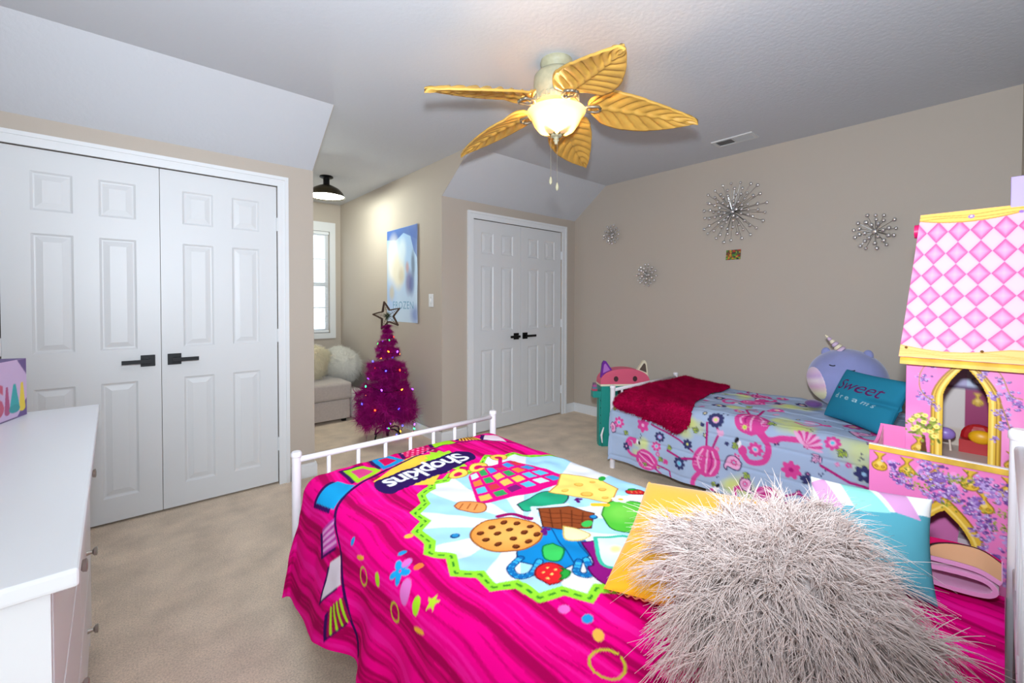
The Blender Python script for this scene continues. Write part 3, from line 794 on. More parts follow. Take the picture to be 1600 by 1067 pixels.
cv.poly(q, (252, 222, 118)); cv.stroke(q, .005, (196, 130, 40), True)
for p in ((1.30, 1.08, .02), (1.25, 1.0, .026), (1.33, .99, .017), (1.21, 1.07, .015), (1.28, .94, .014), (1.36, 1.06, .013)): cv.ell(*p[:2], p[2], p[2]*.8, (226, 160, 60)); cv.ell(p[0]+.003, p[1]+.002, p[2]*.78, p[2]*.6, (244, 196, 90))
q = [(1.03, 1.03), (1.118, .972), (1.15, .888), (1.073, .84), (.968, .89), (.955, .935)]
cv.poly(q, (140, 68, 34)); cv.stroke(q, .005, (70, 30, 16), True)
for t in (.25, .5, .75): cv.stroke([np.array(q[0])*(1-t)+np.array(q[5])*t, np.array(q[2])*(1-t)+np.array(q[3])*t], .004, (92, 40, 20))
for t in (.2, .4, .6, .8): cv.stroke([np.array(q[0])*(1-t)+np.array(q[2])*t, np.array(q[5])*(1-t)+np.array(q[3])*t], .004, (92, 40, 20))
cv.stroke([(.95, .95), (1.02, 1.045), (1.125, .985)], .018, (206, 226, 240))
q = [(.924, .968), (1.01, .869), (.944, .745), (.848, .754), (.782, .862), (.815, .9)]
cv.poly(q, (18, 130, 196)); cv.stroke(q, .005, (10, 50, 100), True); cv.stroke([(.97, .915), (.89, .752)], .004, (10, 60, 120)); cv.poly([(1.01, .869), (.944, .745), (.965, .738), (1.03, .85)], (10, 96, 160))
for h_ in ([(.80, .868), (.752, .855), (.742, .818), (.775, .800), (.83, .825)], [(.905, .75), (.862, .722), (.866, .698), (.893, .70), (.925, .74)]):
    h_ = curve_pts(h_); cv.stroke(h_, .024, (10, 60, 120)); cv.stroke(h_, .016, (60, 176, 226)); cv.stroke(h_, .016, (20, 110, 180), dash=(.016, .004))
cv.ell(.853, .99, .112, .094, (150, 82, 26), -.75); cv.ell(.853, .99, .106, .088, (232, 150, 70), -.75); cv.ell(.86, .985, .075, .06, (244, 178, 92), -.75, al=.8, soft=.4)
for p in ((.80, 1.05), (.845, 1.05), (.89, 1.045), (.79, 1.01), (.835, 1.01), (.875, 1.0), (.915, 1.01), (.80, .965), (.85, .955), (.895, .955), (.93, .965), (.83, .92), (.875, .915), (.915, .92)):
    cv.ell(p[0], p[1], .0125, .0105, (82, 34, 14)); cv.ell(p[0]+.002, p[1]+.003, .008, .006, (120, 56, 26))
cv.stroke(curve_pts([(.90, 1.085), (.945, 1.06), (.965, 1.0)]), .02, (150, 10, 96))
blob([(.834, 1.244), (.872, 1.256), (.92, 1.195), (.899, 1.150), (.86, 1.155), (.832, 1.205)], (236, 150, 84), (150, 70, 30))
for p in ((.852, 1.225), (.87, 1.205), (.885, 1.185)): cv.stroke([(p[0]-.016, p[1]-.01), (p[0]+.014, p[1]+.012)], .005, (176, 90, 40))
blob([(1.166, .87), (1.24, .905), (1.31, .88), (1.336, .81), (1.25, .74), (1.16, .725), (1.115, .79)], (84, 190, 60), (24, 100, 30)); cv.ell(1.23, .83, .06, .05, (140, 220, 90), al=.6, soft=.5)
for k in range(6): cv.ell(1.31+.022*math.cos(k*1.05), .895+.018*math.sin(k*1.05), .015, .012, (240, 244, 236))
cv.ell(1.31, .895, .011, .009, (250, 210, 60)); cv.stroke([(1.20, .93), (1.235, .90)], .022, (250, 190, 50))
def berry(x, y, s, a=0):
    c_, n_ = math.cos(a), math.sin(a); T_ = lambda p: (x+s*(p[0]*c_-p[1]*n_), y+s*(p[0]*n_+p[1]*c_))
    blob([T_(p) for p in ((-1, .1), (-.5, .8), (.4, .85), (1, .2), (.55, -.6), (-.5, -.6))], (222, 36, 44), (120, 10, 20))
    for p in ((-.5, .2), (0, .45), (.45, .25), (-.1, 0), (.3, -.2)): cv.ell(*T_(p), s*.09, s*.07, (250, 220, 120))
    blob([T_(p) for p in ((-.5, -.4), (-.2, -.55), (0, -.45), (.3, -.6), (.5, -.4), (.3, -.9), (0, -1.0), (-.35, -.85))], (40, 160, 60), (10, 90, 30), .004)
berry(.815, .765, .048, .72); berry(1.40, .895, .036, 2.6)
blob([(.921, .86), (.915, .812), (.87, .79), (.85, .825), (.885, .865)], (60, 190, 90), (10, 110, 60)); cv.ell(1.08, .862, .022, .014, (60, 180, 80))
blob([(1.01, .9), (1.04, .823), (1.005, .812), (.965, .85)], (250, 232, 170), (200, 170, 90))
blob([(.99, .81), (1.02, .77), (.955, .71), (.968, .66), (.895, .625), (.88, .66), (.90, .715), (.93, .72)], (140, 20, 120), (70, 0, 70))
blob([(1.034, .795), (1.11, .735), (1.04, .685), (.97, .662), (.945, .704)], (214, 236, 242), (60, 190, 160), .012); cv.ell(1.03, .72, .02, .016, (250, 222, 120), al=.8, soft=.5)
for p in ((.945, .913), (1.185, .985)):
    for k in range(6): cv.ell(p[0]+.012*math.cos(k), p[1]+.010*math.sin(k*1.7), .008, .007, (96, 20, 110))
for p in ((.727, 1.08), (1.128, .874)): cv.ell(*p, .016, .013, (10, 60, 110)); cv.ell(p[0]+.002, p[1]+.002, .011, .009, (40, 140, 200))
cv.ell(1.412, 1.053, .022, .014, (40, 160, 60), .4)
# banner and the word across the foot end, reading from the far side
cv.poly([(.70, 1.60), (.93, 1.735), (1.0, 1.70), (1.05, 1.60), (.87, 1.44), (.72, 1.535)], (252, 204, 70))
import itertools
bc = np.array([1.03, 1.6]); sp = []
for k in range(26):
    a = 2*math.pi*k/26; q_ = (.125 if k % 2 else .098); sp.append((bc[0]+q_*.72*math.cos(a), bc[1]+q_*.95*math.sin(a)))
cv.poly(sp, (170, 226, 50))
T_ = text_tris('Shopkins', bold=.02, spacing=.92); wd = T_[..., 0].max()
o_ = np.array([1.115, 1.635]); ex = np.array([-.395, -.055])/wd; ey = np.array([.012, -.088])
for dx in np.linspace(0, 1, 16):
    c_ = o_+ex*wd*dx+ey*.5; cv.ell(c_[0], c_[1], .042, .066, (44, 22, 86))
cv.tris(lay_text(T_, o_, ex, ey), (240, 240, 250))
# bunting line and its pennants
bl_ = curve_pts([(1.62, 1.50), (1.43, 1.66), (1.338, 1.74), (1.2, 1.765), (1.046, 1.743), (.76, 1.657), (.629, 1.60), (.545, 1.53), (.485, 1.44), (.425, 1.38), (.36, 1.32), (.22, 1.22)])
cv.stroke(bl_, .012, (52, 18, 84))
def pennant(pts, col, extra=None):
    P = np.array(pts); C = P.mean(0); sh = P+np.array([-.016, .012]); cv.poly(sh, (60, 16, 90)); cv.poly(P, col)
    if extra: extra(P, C)
def dots(col, s=.007):
    def f(P, C):
        sl, m = cv.mask_poly(C+(P-C)*.9)
        for i in range(-6, 7):
            for j in range(-6, 7):
                p = C+np.array([i*.026+(j % 2)*.013, j*.022])
                if abs(i) < 3 and abs(j) < 4: cv.ell(p[0], p[1], s, s, col)
    return f
def bars(col, n=5, horiz=False):
    def f(P, C):
        for k in range(n):
            t = (k+.5)/n; a = P[0]*(1-t)+P[-1]*t; b_ = P[1]*(1-t)+P[-2]*t
            if horiz: a = P[0]*(1-t)+P[1]*t; b_ = P[-1]*(1-t)+P[-2]*t
            cv.stroke([C+(a-C)*.9, C+(b_-C)*.9], .009, col)
    return f
def core(col, k=.55):
    def f(P, C): cv.poly(C+(P-C)*k, col)
    return f
pennant([(1.346, 1.743), (1.40, 1.80), (1.46, 1.76), (1.43, 1.66)], (236, 214, 228))
pennant([(1.227, 1.783), (1.27, 1.86), (1.33, 1.83), (1.341, 1.752)], (250, 206, 70), bars((120, 30, 40), 6))
pennant([(1.071, 1.756), (1.10, 1.865), (1.175, 1.88), (1.195, 1.765)], (160, 220, 40))
pennant([(.905, 1.716), (.94, 1.855), (1.02, 1.86), (1.04, 1.749)], (224, 20, 96), dots((250, 150, 190), .006))
pennant([(.775, 1.675), (.785, 1.815), (.864, 1.83), (.893, 1.712)], (26, 150, 214), core((214, 10, 90)))
pennant([(.648, 1.625), (.648, 1.775), (.735, 1.775), (.768, 1.675)], (166, 220, 40), core((226, 70, 140), .6))
pennant([(.53, 1.53), (.51, 1.665), (.60, 1.70), (.635, 1.615)], (26, 160, 222))
pennant([(.455, 1.43), (.40, 1.53), (.46, 1.57), (.515, 1.49)], (206, 70, 180), bars((240, 170, 226), 4))
pennant([(.375, 1.345), (.30, 1.455), (.40, 1.46), (.435, 1.40)], (236, 226, 236))
pennant([(.30, 1.275), (.23, 1.36), (.30, 1.38), (.35, 1.32)], (160, 14, 80), bars((170, 226, 40), 4, True))
# confetti shapes scattered along the side
def flower5(x, y, s, col):
    for k in range(5): cv.ell(x+s*.6*math.cos(k*1.257), y+s*.6*math.sin(k*1.257), s*.5, s*.3, col, k*1.257)
flower5(.53, 1.05, .034, (30, 160, 224))
for x, y, rx, ry, col, a in ((.505, .99, .03, .02, (226, 120, 200), .6), (.555, 1.055, .015, .012, (226, 110, 200), 0), (.568, 1.014, .014, .011, (250, 120, 60), 0), (.47, 1.13, .018, .013, (170, 226, 40), .5), (.50, .93, .02, .014, (170, 226, 40), .4),
        (.50, 1.32, .012, .010, (40, 150, 214), 0), (.62, 1.165, .014, .012, (252, 190, 70), 0), (.565, 1.10, .013, .01, (40, 150, 214), 0), (.74, .656, .015, .013, (230, 110, 200), 0), (.756, .601, .014, .012, (40, 150, 214), 0), (.736, .556, .019, .012, (252, 190, 80), .7),
        (.48, 1.25, .006, .025, (250, 190, 60), .3), (.46, .90, .006, .024, (250, 190, 60), .3)):
    cv.ell(x, y, rx, ry, col, a)
for x, y, s in ((.44, 1.22, .024), (.44, 1.02, .022), (.69, .50, .035)):
    cv.stroke([(x+s*math.cos(k*.5), y+s*math.sin(k*.5)) for k in range(13)], .005, (196, 200, 40))
st = [(.53+(.022 if k % 2 == 0 else .009)*math.cos(k*math.pi/5+.3), .885+(.022 if k % 2 == 0 else .009)*math.sin(k*math.pi/5+.3)) for k in range(10)]
cv.poly(st, (190, 226, 50))
CU, CV = np.meshgrid(cv.x, cv.y); V = surf1(CU, CV).reshape(-1, 3)
me = np_mesh('comforter', V, grid_faces(cv.nx, cv.ny), True); paint_attr(me, cv.colors())
tag(link('comforter', me, m_cloth), 'bright magenta striped comforter with a printed sunburst panel and lettering', 'comforter')

# ---- the pale blue flamingo comforter
cv = Canvas(2.27, 3.90, .0, 2.04, 308, 378, (166, 184, 212))
X, Y = np.meshgrid(cv.fx, cv.fy)
PK, DP, NV, LM, YL, LP = (214, 72, 150), (178, 36, 120), (58, 60, 104), (176, 200, 60), (214, 222, 130), (232, 170, 208)
def flower(x, y, r, n=8, c1=PK, c2=LP, c3=(90, 190, 210), a=0):
    cv.ell(x, y, r*.75, r*.75, c2)
    for k in range(n):
        t = a+2*math.pi*k/n; cv.ell(x+r*.68*math.cos(t), y+r*.68*math.sin(t), r*.34, r*.27, c1, t)
    cv.ell(x, y, r*.42, r*.42, c2); cv.ell(x, y, r*.24, r*.24, c3)
def sprig(x, y, s, a=0, c1=LM, c2=NV):
    for k, (q, l) in enumerate(((.7, .8), (-.7, .8), (.25, 1.1), (-.25, .9), (0, 1.3))):
        px, py = x+s*l*.6*math.cos(a+q), y+s*l*.6*math.sin(a+q); cv.ell(px, py, s*.42, s*.16, c2, a+q); cv.ell(px, py, s*.32, s*.09, c1, a+q)
def paisley(x, y, s, a=0):
    T_ = lambda p: (x+s*(p[0]*math.cos(a)-p[1]*math.sin(a)), y+s*(p[0]*math.sin(a)+p[1]*math.cos(a)))
    q = curve_pts([T_(p) for p in ((0, -1), (.8, -.5), (.9, .3), (.3, .9), (-.3, 1.3), (-.75, 1.1), (-.35, .85), (-.7, .2), (-.75, -.5), (0, -1))])
    cv.poly(q, LP); cv.stroke(q, s*.14, NV); c_ = T_((.1, -.1)); flower(c_[0], c_[1], s*.42, 7)
def flamingo(x, y, s, a=0, mir=1):
    T_ = lambda p: (x+s*(mir*p[0]*math.cos(a)-p[1]*math.sin(a)), y+s*(mir*p[0]*math.sin(a)+p[1]*math.cos(a)))
    cv.stroke([T_((-.2, -.7)), T_((-.6, -2.0)), T_((-.2, -2.6))], s*.14, DP); cv.stroke([T_((.1, -.7)), T_((.2, -2.4))], s*.14, DP)
    body = curve_pts([T_(p) for p in ((0, 1.0), (.7, .7), (.85, 0), (.55, -.7), (0, -1.0), (-.6, -.8), (-.8, 0), (-.6, .7), (0, 1.0))])
    cv.poly(body, PK)
    for k in (-.35, 0, .35): cv.stroke(curve_pts([T_((k*.8, .7)), T_((k*1.5, 0)), T_((k*.8, -.7))]), s*.10, LP); 
    cv.stroke(curve_pts([T_((-.18, .6)), T_((-.3, 0)), T_((-.18, -.6))]), s*.08, DP)
    for i in range(4):
        for j in range(4): p = T_((.42+.1*i-.05*j, .4-.22*j)); cv.ell(p[0], p[1], s*.05, s*.025, LP, a+.8)
    nk = curve_pts([T_(p) for p in ((.3, .7), (.7, 1.5), (.4, 2.2), (-.3, 2.3), (-.6, 1.8))]); cv.stroke(nk, s*.27, PK)
    h_ = T_((-.55, 1.75)); cv.ell(h_[0], h_[1], s*.26, s*.22, PK); k_ = T_((-.72, 1.45)); cv.ell(k_[0], k_[1], s*.2, s*.13, (236, 232, 236), a+1); k_ = T_((-.78, 1.25)); cv.ell(k_[0], k_[1], s*.17, s*.1, (40, 36, 50), a+1)
def splotch(x, y, s):
    r_ = random.Random(int(x*999)+int(y*77))
    for k in range(7): cv.ell(x+r_.uniform(-s, s), y+r_.uniform(-s, s)*1.2, s*r_.uniform(.4, .8), s*r_.uniform(.4, .9), YL, r_.uniform(0, 3), .55, .5)
S = lambda y, z: (z+2.17, y)
for p, s_ in ((S(.80, .60), .07), (S(1.70, .24), .05), (S(.42, .47), .08), (S(1.33, .45), .05), (S(1.02, .15), .07), ((2.869, .817), .06), ((3.0, 1.2), .06), ((3.3, .9), .07), ((3.4, 1.3), .06)): splotch(*p, s_)
fr_ = random.Random(17)
for k in range(95):                                                 # small filler motifs between the large ones
    x_, y_ = fr_.uniform(2.30, 3.85), fr_.uniform(.05, 2.0); kind = fr_.random(); s_ = fr_.uniform(.012, .024)
    if kind < .4: sprig(x_, y_, s_*1.5, fr_.uniform(0, 6.28), *fr_.choice([(LM, NV), (PK, PK), (LP, PK), (NV, NV)]))
    elif kind < .8: flower(x_, y_, s_, fr_.choice([5, 6, 7, 8]), fr_.choice([PK, DP, NV, LP]), fr_.choice([LP, PK, YL]), fr_.choice([YL, LP, (90, 190, 210)]), fr_.random())
    else:
        for q in range(4): cv.ell(x_+fr_.uniform(-.02, .02), y_+fr_.uniform(-.02, .02), .005, .004, NV)
flamingo(2.77, .98, .115, 1.75, -1)
cv.stroke(curve_pts([(2.76, .95), S(.88, .49), S(.80, .51), S(.72, .52)]), .032, PK)
fx, fy = S(.70, .50)
for k in range(11): t = -1.2+k*.24-1.57+1.0; cv.ell(fx+.045*math.cos(t), fy+.045*math.sin(t), .045, .011, (LP, PK)[k % 2], t)
flamingo(*S(1.215, .27), .10, 1.5, 1); flamingo(*S(1.63, .17), .08, -.5, -1); flamingo(*S(.30, .22), .09, 1.2, 1); flamingo(*S(.86, .16), .08, .2, -1)
cv.stroke([S(1.60, .42), S(1.40, .36), S(1.30, .31)], .012, DP); cv.stroke([S(1.48, .27), S(1.38, .245), S(1.28, .27)], .014, DP); cv.stroke([S(.62, .41), S(.5, .36), S(.38, .35)], .014, DP)
for (p, r_, n_, c1, c2, c3) in ((S(1.865, .38), .042, 7, PK, LP, (90, 190, 210)), (S(1.667, .40), .05, 6, PK, PK, LP), (S(1.539, .347), .036, 8, NV, (196, 150, 210), (130, 200, 230)), (S(1.341, .346), .034, 7, NV, NV, YL),
        (S(1.17, .54), .05, 11, NV, LP, YL), (S(1.562, .277), .034, 7, PK, LP, (90, 190, 210)), (S(1.389, .211), .042, 8, NV, (150, 180, 220), (90, 200, 220)), (S(.937, .415), .042, 8, PK, LP, (90, 200, 220)),
        (S(.574, .54), .038, 8, PK, LP, (90, 200, 220)), (S(.754, .35), .05, 7, PK, PK, DP), (S(.442, .418), .042, 7, NV, NV, (150, 190, 220)), (S(.26, .40), .04, 8, PK, LP, YL), (S(1.80, .22), .03, 6, NV, NV, LP), (S(1.0, .53), .03, 7, PK, YL, LM),
        ((2.95, 1.25), .05, 9, NV, LP, YL), ((3.1, .95), .045, 8, PK, LP, YL), ((3.35, 1.12), .05, 8, PK, PK, LP), ((3.2, 1.35), .04, 8, NV, LP, YL), ((3.5, 1.3), .05, 8, PK, LP, NV), ((3.45, .9), .045, 8, NV, LP, YL),
        ((2.9, 1.1), .035, 7, PK, LP, LM), ((3.05, .55), .05, 8, PK, LP, YL), ((3.55, 1.05), .04, 8, PK, PK, YL), ((3.2, .3), .05, 8, NV, LP, YL)):
    flower(*p, r_, n_, c1, c2, c3)
flamingo(3.25, 1.15, .08, .7, 1); flamingo(3.5, 1.18, .08, 2.2, -1); flamingo(3.0, .38, .09, 1.2, 1)
cv.stroke(curve_pts([(2.89, .79), (2.87, .72), (2.92, .67), (2.98, .70), (2.97, .76)]), .012, PK); cv.ell(2.93, .727, .014, .012, DP); cv.ell(2.93, .73, .035, .03, LP, al=.6)
for p, s_, a in ((S(1.057, .30), .05, .3), ((2.907, .489), .055, 1.2), (S(1.93, .33), .045, -.6), (S(.98, .2), .04, 2), ((3.4, .7), .05, 1)): paisley(*p, s_, a)
for p, s_, a, *c_ in ((S(1.90, .46), .04, .5), (S(1.80, .33), .035, 2.6), (S(1.273, .44), .04, 1.2), (S(1.034, .421), .04, 2.3), ((2.80, .86), .05, 2.5), (S(.52, .52), .045, 2.6), (S(1.45, .30), .035, 2.0), (S(1.62, .13), .03, 1), (S(.97, .27), .04, 2.6), ((2.927, .625), .05, 1.2, PK, PK), (S(1.75, .26), .04, 2.2, PK, PK),
        (S(1.48, .20), .035, 2.2, PK, PK), (S(.86, .40), .04, 2, PK, PK), (S(.62, .46), .05, 2.3, LP, NV), (S(.66, .31), .05, 1.2, NV, NV), ((3.1, 1.1), .04, 1), ((3.3, 1.42), .04, 2), ((3.05, 1.38), .04, .4, PK, PK), ((3.5, .8), .04, 1), ((3.35, 1.0), .04, 2.2, NV, NV), ((2.86, 1.3), .04, 1.8, PK, PK), (S(1.12, .45), .04, .8, LP, LP), (S(.40, .30), .045, .9)):
    sprig(*p, s_, a, *c_)
for k in range(9): cv.ell(2.79+.03*math.cos(k*2.1), .90+.03*math.sin(k*1.3), .006, .005, NV)
CU, CV = np.meshgrid(cv.x, cv.y); V = surf2(CU, CV).reshape(-1, 3)
me = np_mesh('comforter', V, grid_faces(cv.nx, cv.ny), True); paint_attr(me, cv.colors())
b2cols = cv.colors()
comf2 = tag(link('comforter', me, m_cloth), 'pale blue comforter printed with pink flamingos and flowers', 'comforter')
MB().tube([(2.700, 2.0, .31), (2.688, 2.012, .25), (2.694, 2.008, .19)], [.004, .009, .003], 8).build('tie_ribbon', m_matt, comf2)

# ---- fuzzy magenta throw over the far bed's foot
m_throw = mat('magenta_plush', (168, 0, 62), .9, noise=(14, .25), spec=.1)
poly = curve_pts([(2.79, 1.90), (2.70, 1.93), (2.65, 1.87), (2.63, 1.70), (2.60, 1.53), (2.57, 1.41), (2.62, 1.345), (2.68, 1.315), (2.79, 1.34), (2.92, 1.385), (3.26, 1.43), (3.64, 1.46), (3.64, 1.8), (3.64, 1.895), (3.2, 1.90), (2.79, 1.90)], 5)
def inside(px, py, P):
    m = np.zeros(px.shape, bool)
    for (xa, ya), (xb, yb) in zip(P, P[1:]+P[:1]):
        if ya != yb: m ^= ((ya > py) != (yb > py)) & (px < (xb-xa)*(py-ya)/(yb-ya)+xa)
    return m
def throw_pt(cu, cv_):
    p = surf2(cu, cv_); h = .5*np.exp(-(np.clip(2.78-cu, 0, None)/.08)**2)
    e = 1e-3; nrm = np.cross(surf2(cu+e, cv_)-p, surf2(cu, cv_+e)-p); nrm /= np.linalg.norm(nrm, axis=-1, keepdims=True)
    th = .022+.012*wob(cu, cv_, 31, 6, 2)*.6+.03*sstep(1.66, 1.80, cv_)*(1-sstep(1.83, 1.89, cv_))*sstep(2.74, 2.85, cu)
    return p+nrm*np.maximum(th, .018)[..., None], nrm
gu = np.linspace(2.54, 3.74, 170); gv = np.linspace(1.3, 2.05, 110); GU, GV = np.meshgrid(gu, gv)
ins = inside(GU, GV, poly).ravel(); P3, N3 = throw_pt(GU, GV); P3 = P3.reshape(-1, 3); F = grid_faces(170, 110); F = F[ins[F].all(1)]
used = np.unique(F); rm = -np.ones(len(P3), int); rm[used] = np.arange(len(used))
thr = thing('throw_blanket', 'fuzzy dark magenta throw blanket spread over the flamingo comforter', 'blanket', (3.1, 1.7, .57))
tb = link('blanket_cloth', np_mesh('blanket_cloth', P3[used]-np.array(thr.location), rm[F], True), m_throw, thr)
tb.modifiers.new('thickness', 'SOLIDIFY').thickness = .01
r_ = np.random.default_rng(5); n = 60000; u = r_.uniform(2.54, 3.74, n); v = r_.uniform(1.3, 2.05, n); k = inside(u, v, poly); u, v = u[k][:26000], v[k][:26000]
P, N = throw_pt(u, v); D = N+r_.normal(0, .45, N.shape)+np.array([-.25, -.15, 0])
V, F = strands(P-np.array(thr.location), D, r_.uniform(.012, .024, len(P)), .0011, 2, .35, .2, 6)
tag(link('fuzz', np_mesh('fuzz', V, F, True), m_throw, thr), kind='stuff')

# ================================================================ cushions
def cushion(name, label, cat, c, e1, e2, w, h, t, material, n=48, canvas=None, lump=.05, pinch=.07, bulge=None, group=None, seed=1):
    V, F, n = pillow_arrays(w, h, t, n, pinch, seed, lump)
    if bulge is not None: V = bulge(V)
    me = np_mesh(name, V, F, True)
    if canvas is not None:
        col = canvas.colors(); paint_attr(me, np.concatenate([col, col]))
    o = link(name, me, material); o.matrix_world = frame_mat(c, e1, e2)
    return tag(o, label, cat, group)

# yellow corduroy cushion
m_yel = mat('yellow_corduroy', (234, 166, 0), .85, sheen=.3, bump=(140, .2, .002))
def cord(V):
    V = V.copy(); f = np.sin(V[:, 0]*2*math.pi/.021); w_ = sstep(-.21, -.04, V[:, 0]); n_ = len(V)//2
    V[:n_, 2] += (.005*np.sin(V[:n_, 0]*2*math.pi/.019))*(1-w_[:n_]); return V
yw = cushion('cushion', 'mustard yellow corduroy cushion under the pale pink fur pillow', 'cushion', (1.10, .47, .642), (.127, -.41, .02), (-.42, -.13, -.10), .44, .44, .10, m_yel, 120, bulge=cord, lump=.04, pinch=.04)
# pale pink long-fur pillow
m_fur = bpy.data.materials.new('pale_pink_fur'); m_fur.use_nodes = True
fn = m_fur.node_tree; fb_ = fn.nodes['Principled BSDF']; fb_.inputs['Base Color'].default_value = (*lin((255, 245, 241)), 1); fb_.inputs['Roughness'].default_value = .55; fb_.inputs['Specular IOR Level'].default_value = .25
ft = fn.nodes.new('ShaderNodeBsdfTranslucent'); ft.inputs['Color'].default_value = (*lin((255, 245, 241)), 1); fm_ = fn.nodes.new('ShaderNodeMixShader'); fm_.inputs[0].default_value = .5
fn.links.new(fb_.outputs[0], fm_.inputs[1]); fn.links.new(ft.outputs[0], fm_.inputs[2]); fn.links.new(fm_.outputs[0], fn.nodes['Material Output'].inputs['Surface'])
FC = (.935, .280, .672)
fp = thing('fur_pillow', 'large shaggy pale pink fur pillow in front of the yellow cushion', 'pillow', FC)
FM = frame_mat(FC, (.62, -.72, .22), (.55, .62, .48))
V, F, n = pillow_arrays(.31, .31, .10, 44, .03, 2, .03)
R3 = np.array(FM.to_3x3())
link('pillow_body', np_mesh('pillow_body', V@R3.T, F, True), m_fur, fp)
r_ = np.random.default_rng(21); ns = 11500
nl = 800                                                            # locks: strands gather towards their lock's tip
a = r_.uniform(-1, 1, (nl, 2)); side = np.where(r_.uniform(0, 1, nl) < .9, 1, -1)
li = r_.integers(0, nl, ns); q = np.clip(a[li]+r_.normal(0, .04, (ns, 2)), -.995, .995)
prof = (np.clip(1-q[:, 0]**2, 0, 1)*np.clip(1-q[:, 1]**2, 0, 1))**.42
P = np.stack([.155*q[:, 0], .155*q[:, 1], side[li]*.052*prof], 1)
lockdir = np.stack([a[:, 0]*.9, a[:, 1]*.9-.15, side*.42], 1)+r_.normal(0, .30, (nl, 3))
locklen = r_.uniform(.065, .11, nl)
tips = np.stack([.155*a[:, 0], .155*a[:, 1], side*.085], 1)+lockdir/np.linalg.norm(lockdir, axis=1, keepdims=True)*locklen[:, None]
D = tips[li]+r_.normal(0, .0045, (ns, 3))-P; Ls = np.linalg.norm(D, axis=1)
Pw = P@R3.T; Dw = D@R3.T; lock_curl = r_.normal(0, .22, (nl, 3))
Dn = Dw/Ls[:, None]+lock_curl[li]
V, F = strands(Pw, Dn, Ls*r_.uniform(.85, 1.1, ns), .0018, 6, .55, .14, 22)
tag(link('fur', np_mesh('fur', V, F, True), m_fur, fp), kind='stuff')

# turquoise cushion with a pale striped top, against the headboard
nC = 110
cv = Canvas(-1, 1, -1, 1, nC, nC, (84, 156, 172))
cv.poly([(-1, .30), (.2, .42), (1, .55), (1, 1), (-1, 1)], (232, 232, 230)); cv.poly([(.1, 1), (.55, 1), (.85, .40), (.42, .46)], (206, 150, 196)); cv.poly([(-.4, 1), (.0, 1), (.36, .42), (-.1, .30)], (140, 206, 196)); cv.poly([(-1, .8), (-.7, 1), (-.3, .3), (-.7, .2)], (206, 150, 196))
cushion('cushion', 'turquoise cushion with white and mauve stripes against the white headboard', 'cushion', (1.405, .222, .668), (.10, -.95, .04), (.53, 0, .85), .25, .235, .13, m_cloth, nC, cv, lump=.05)
# teal lettered cushion on the far bed
nC = 170
cv = Canvas(-1, 1, -1, 1, nC, nC, (40, 128, 158))
T_ = text_tris('Sweet', shear=.35, spacing=.95); cv.tris(lay_text(T_, (-.72, .10), (.40, .0), (0, .42)), (96, 34, 92))
T_ = text_tris('dreams', shear=.0, spacing=1.5); cv.tris(lay_text(T_, (-.60, -.18), (.20, .0), (0, .16)), (176, 206, 216))
def crease(V):
    V = V.copy(); n_ = len(V)//2; V[:n_, 2] -= .022*np.exp(-((V[:n_, 1]+.02-.12*V[:n_, 0])/.016)**2)*sstep(-.02, .12, V[:n_, 0]); return V
cushion('cushion', 'teal cushion reading Sweet dreams, leaning on the unicorn plush', 'cushion', (3.075, .505, .714), (-.33, -.345, -.0), (.10, -.08, .27), .46, .31, .13, m_cloth, nC, cv, lump=.05, pinch=.05, bulge=crease)
# sleeping pillow in the comforter's print
nC = 60
cv = Canvas(-1, 1, -1, 1, nC, nC, (166, 184, 212))
flower(.3, .3, .3, 9, NV, LP, YL); flower(-.5, -.3, .32, 8); sprig(-.3, .5, .3, 1); sprig(.6, -.4, .3, 2); flower(.8, .8, .25, 8, PK, LP, YL); cv.stroke([(-1, .1), (0, -.1), (1, -.6)], .07, DP)
cushion('bed_pillow', 'pale blue flower-print bed pillow behind the teal cushion', 'pillow', (3.25, .185, .737), (1, 0, 0), (0, -.55, .8), .66, .40, .17, m_cloth, nC, cv)
# ---- folded fleece blanket by the headboard
m_fl_pink = mat('pink_fleece', (226, 150, 196), .95, sheen=.5)
fb = thing('folded_blanket', 'folded fleece blanket with pink lining beside the headboard post', 'blanket', (1.5, .08, .575))
xa, xb = 1.46, 1.585
def sheet(prof, th, x0, x1, name, m, shift=0.0):
    P = np.array(curve_pts(prof, 6)); t = np.gradient(P, axis=0); nn = np.stack([-t[:, 1], t[:, 0]], 1); nn /= np.linalg.norm(nn, axis=1, keepdims=True)
    A_, B_ = P+nn*th/2, P-nn*th/2; loop = np.concatenate([A_, B_[::-1]])
    return MB().prism([(x0, p[0], p[1]) for p in loop], (0, 0, 0), (x1-x0, 0, 0)).build(name, m, fb)
lo = [(.16, .577), (.11, .578), (.06, .580), (.016, .588), (.002, .604), (.016, .620), (.05, .622), (.10, .616), (.15, .606)]
sheet(lo, .010, xa, xb, 'lower_fold', m_fl_pink)
hi = [(.16, .622), (.12, .632), (.06, .638), (.025, .637), (-.006, .624)]
sheet(hi, .010, xa+.004, xb, 'upper_fold', m_fl_pink)
nx, ny = 60, 70
cv = Canvas(xa+.006, xb, -.006, .16, nx, ny, (208, 20, 96))
cv.ell(1.50, .04, .085, .085, (40, 24, 34)); cv.ell(1.50, .038, .078, .078, (226, 172, 132)); cv.poly([(1.40, .20), (1.6, .22), (1.6, .165), (1.5, .18), (1.42, .16)], (36, 26, 30)); cv.stroke([(1.41, .20), (1.48, .17), (1.58, .20)], .012, (196, 210, 60)); cv.poly([(1.40, -.034), (1.6, -.034), (1.6, -.01), (1.52, -.018), (1.45, -.004)], (60, 44, 54))
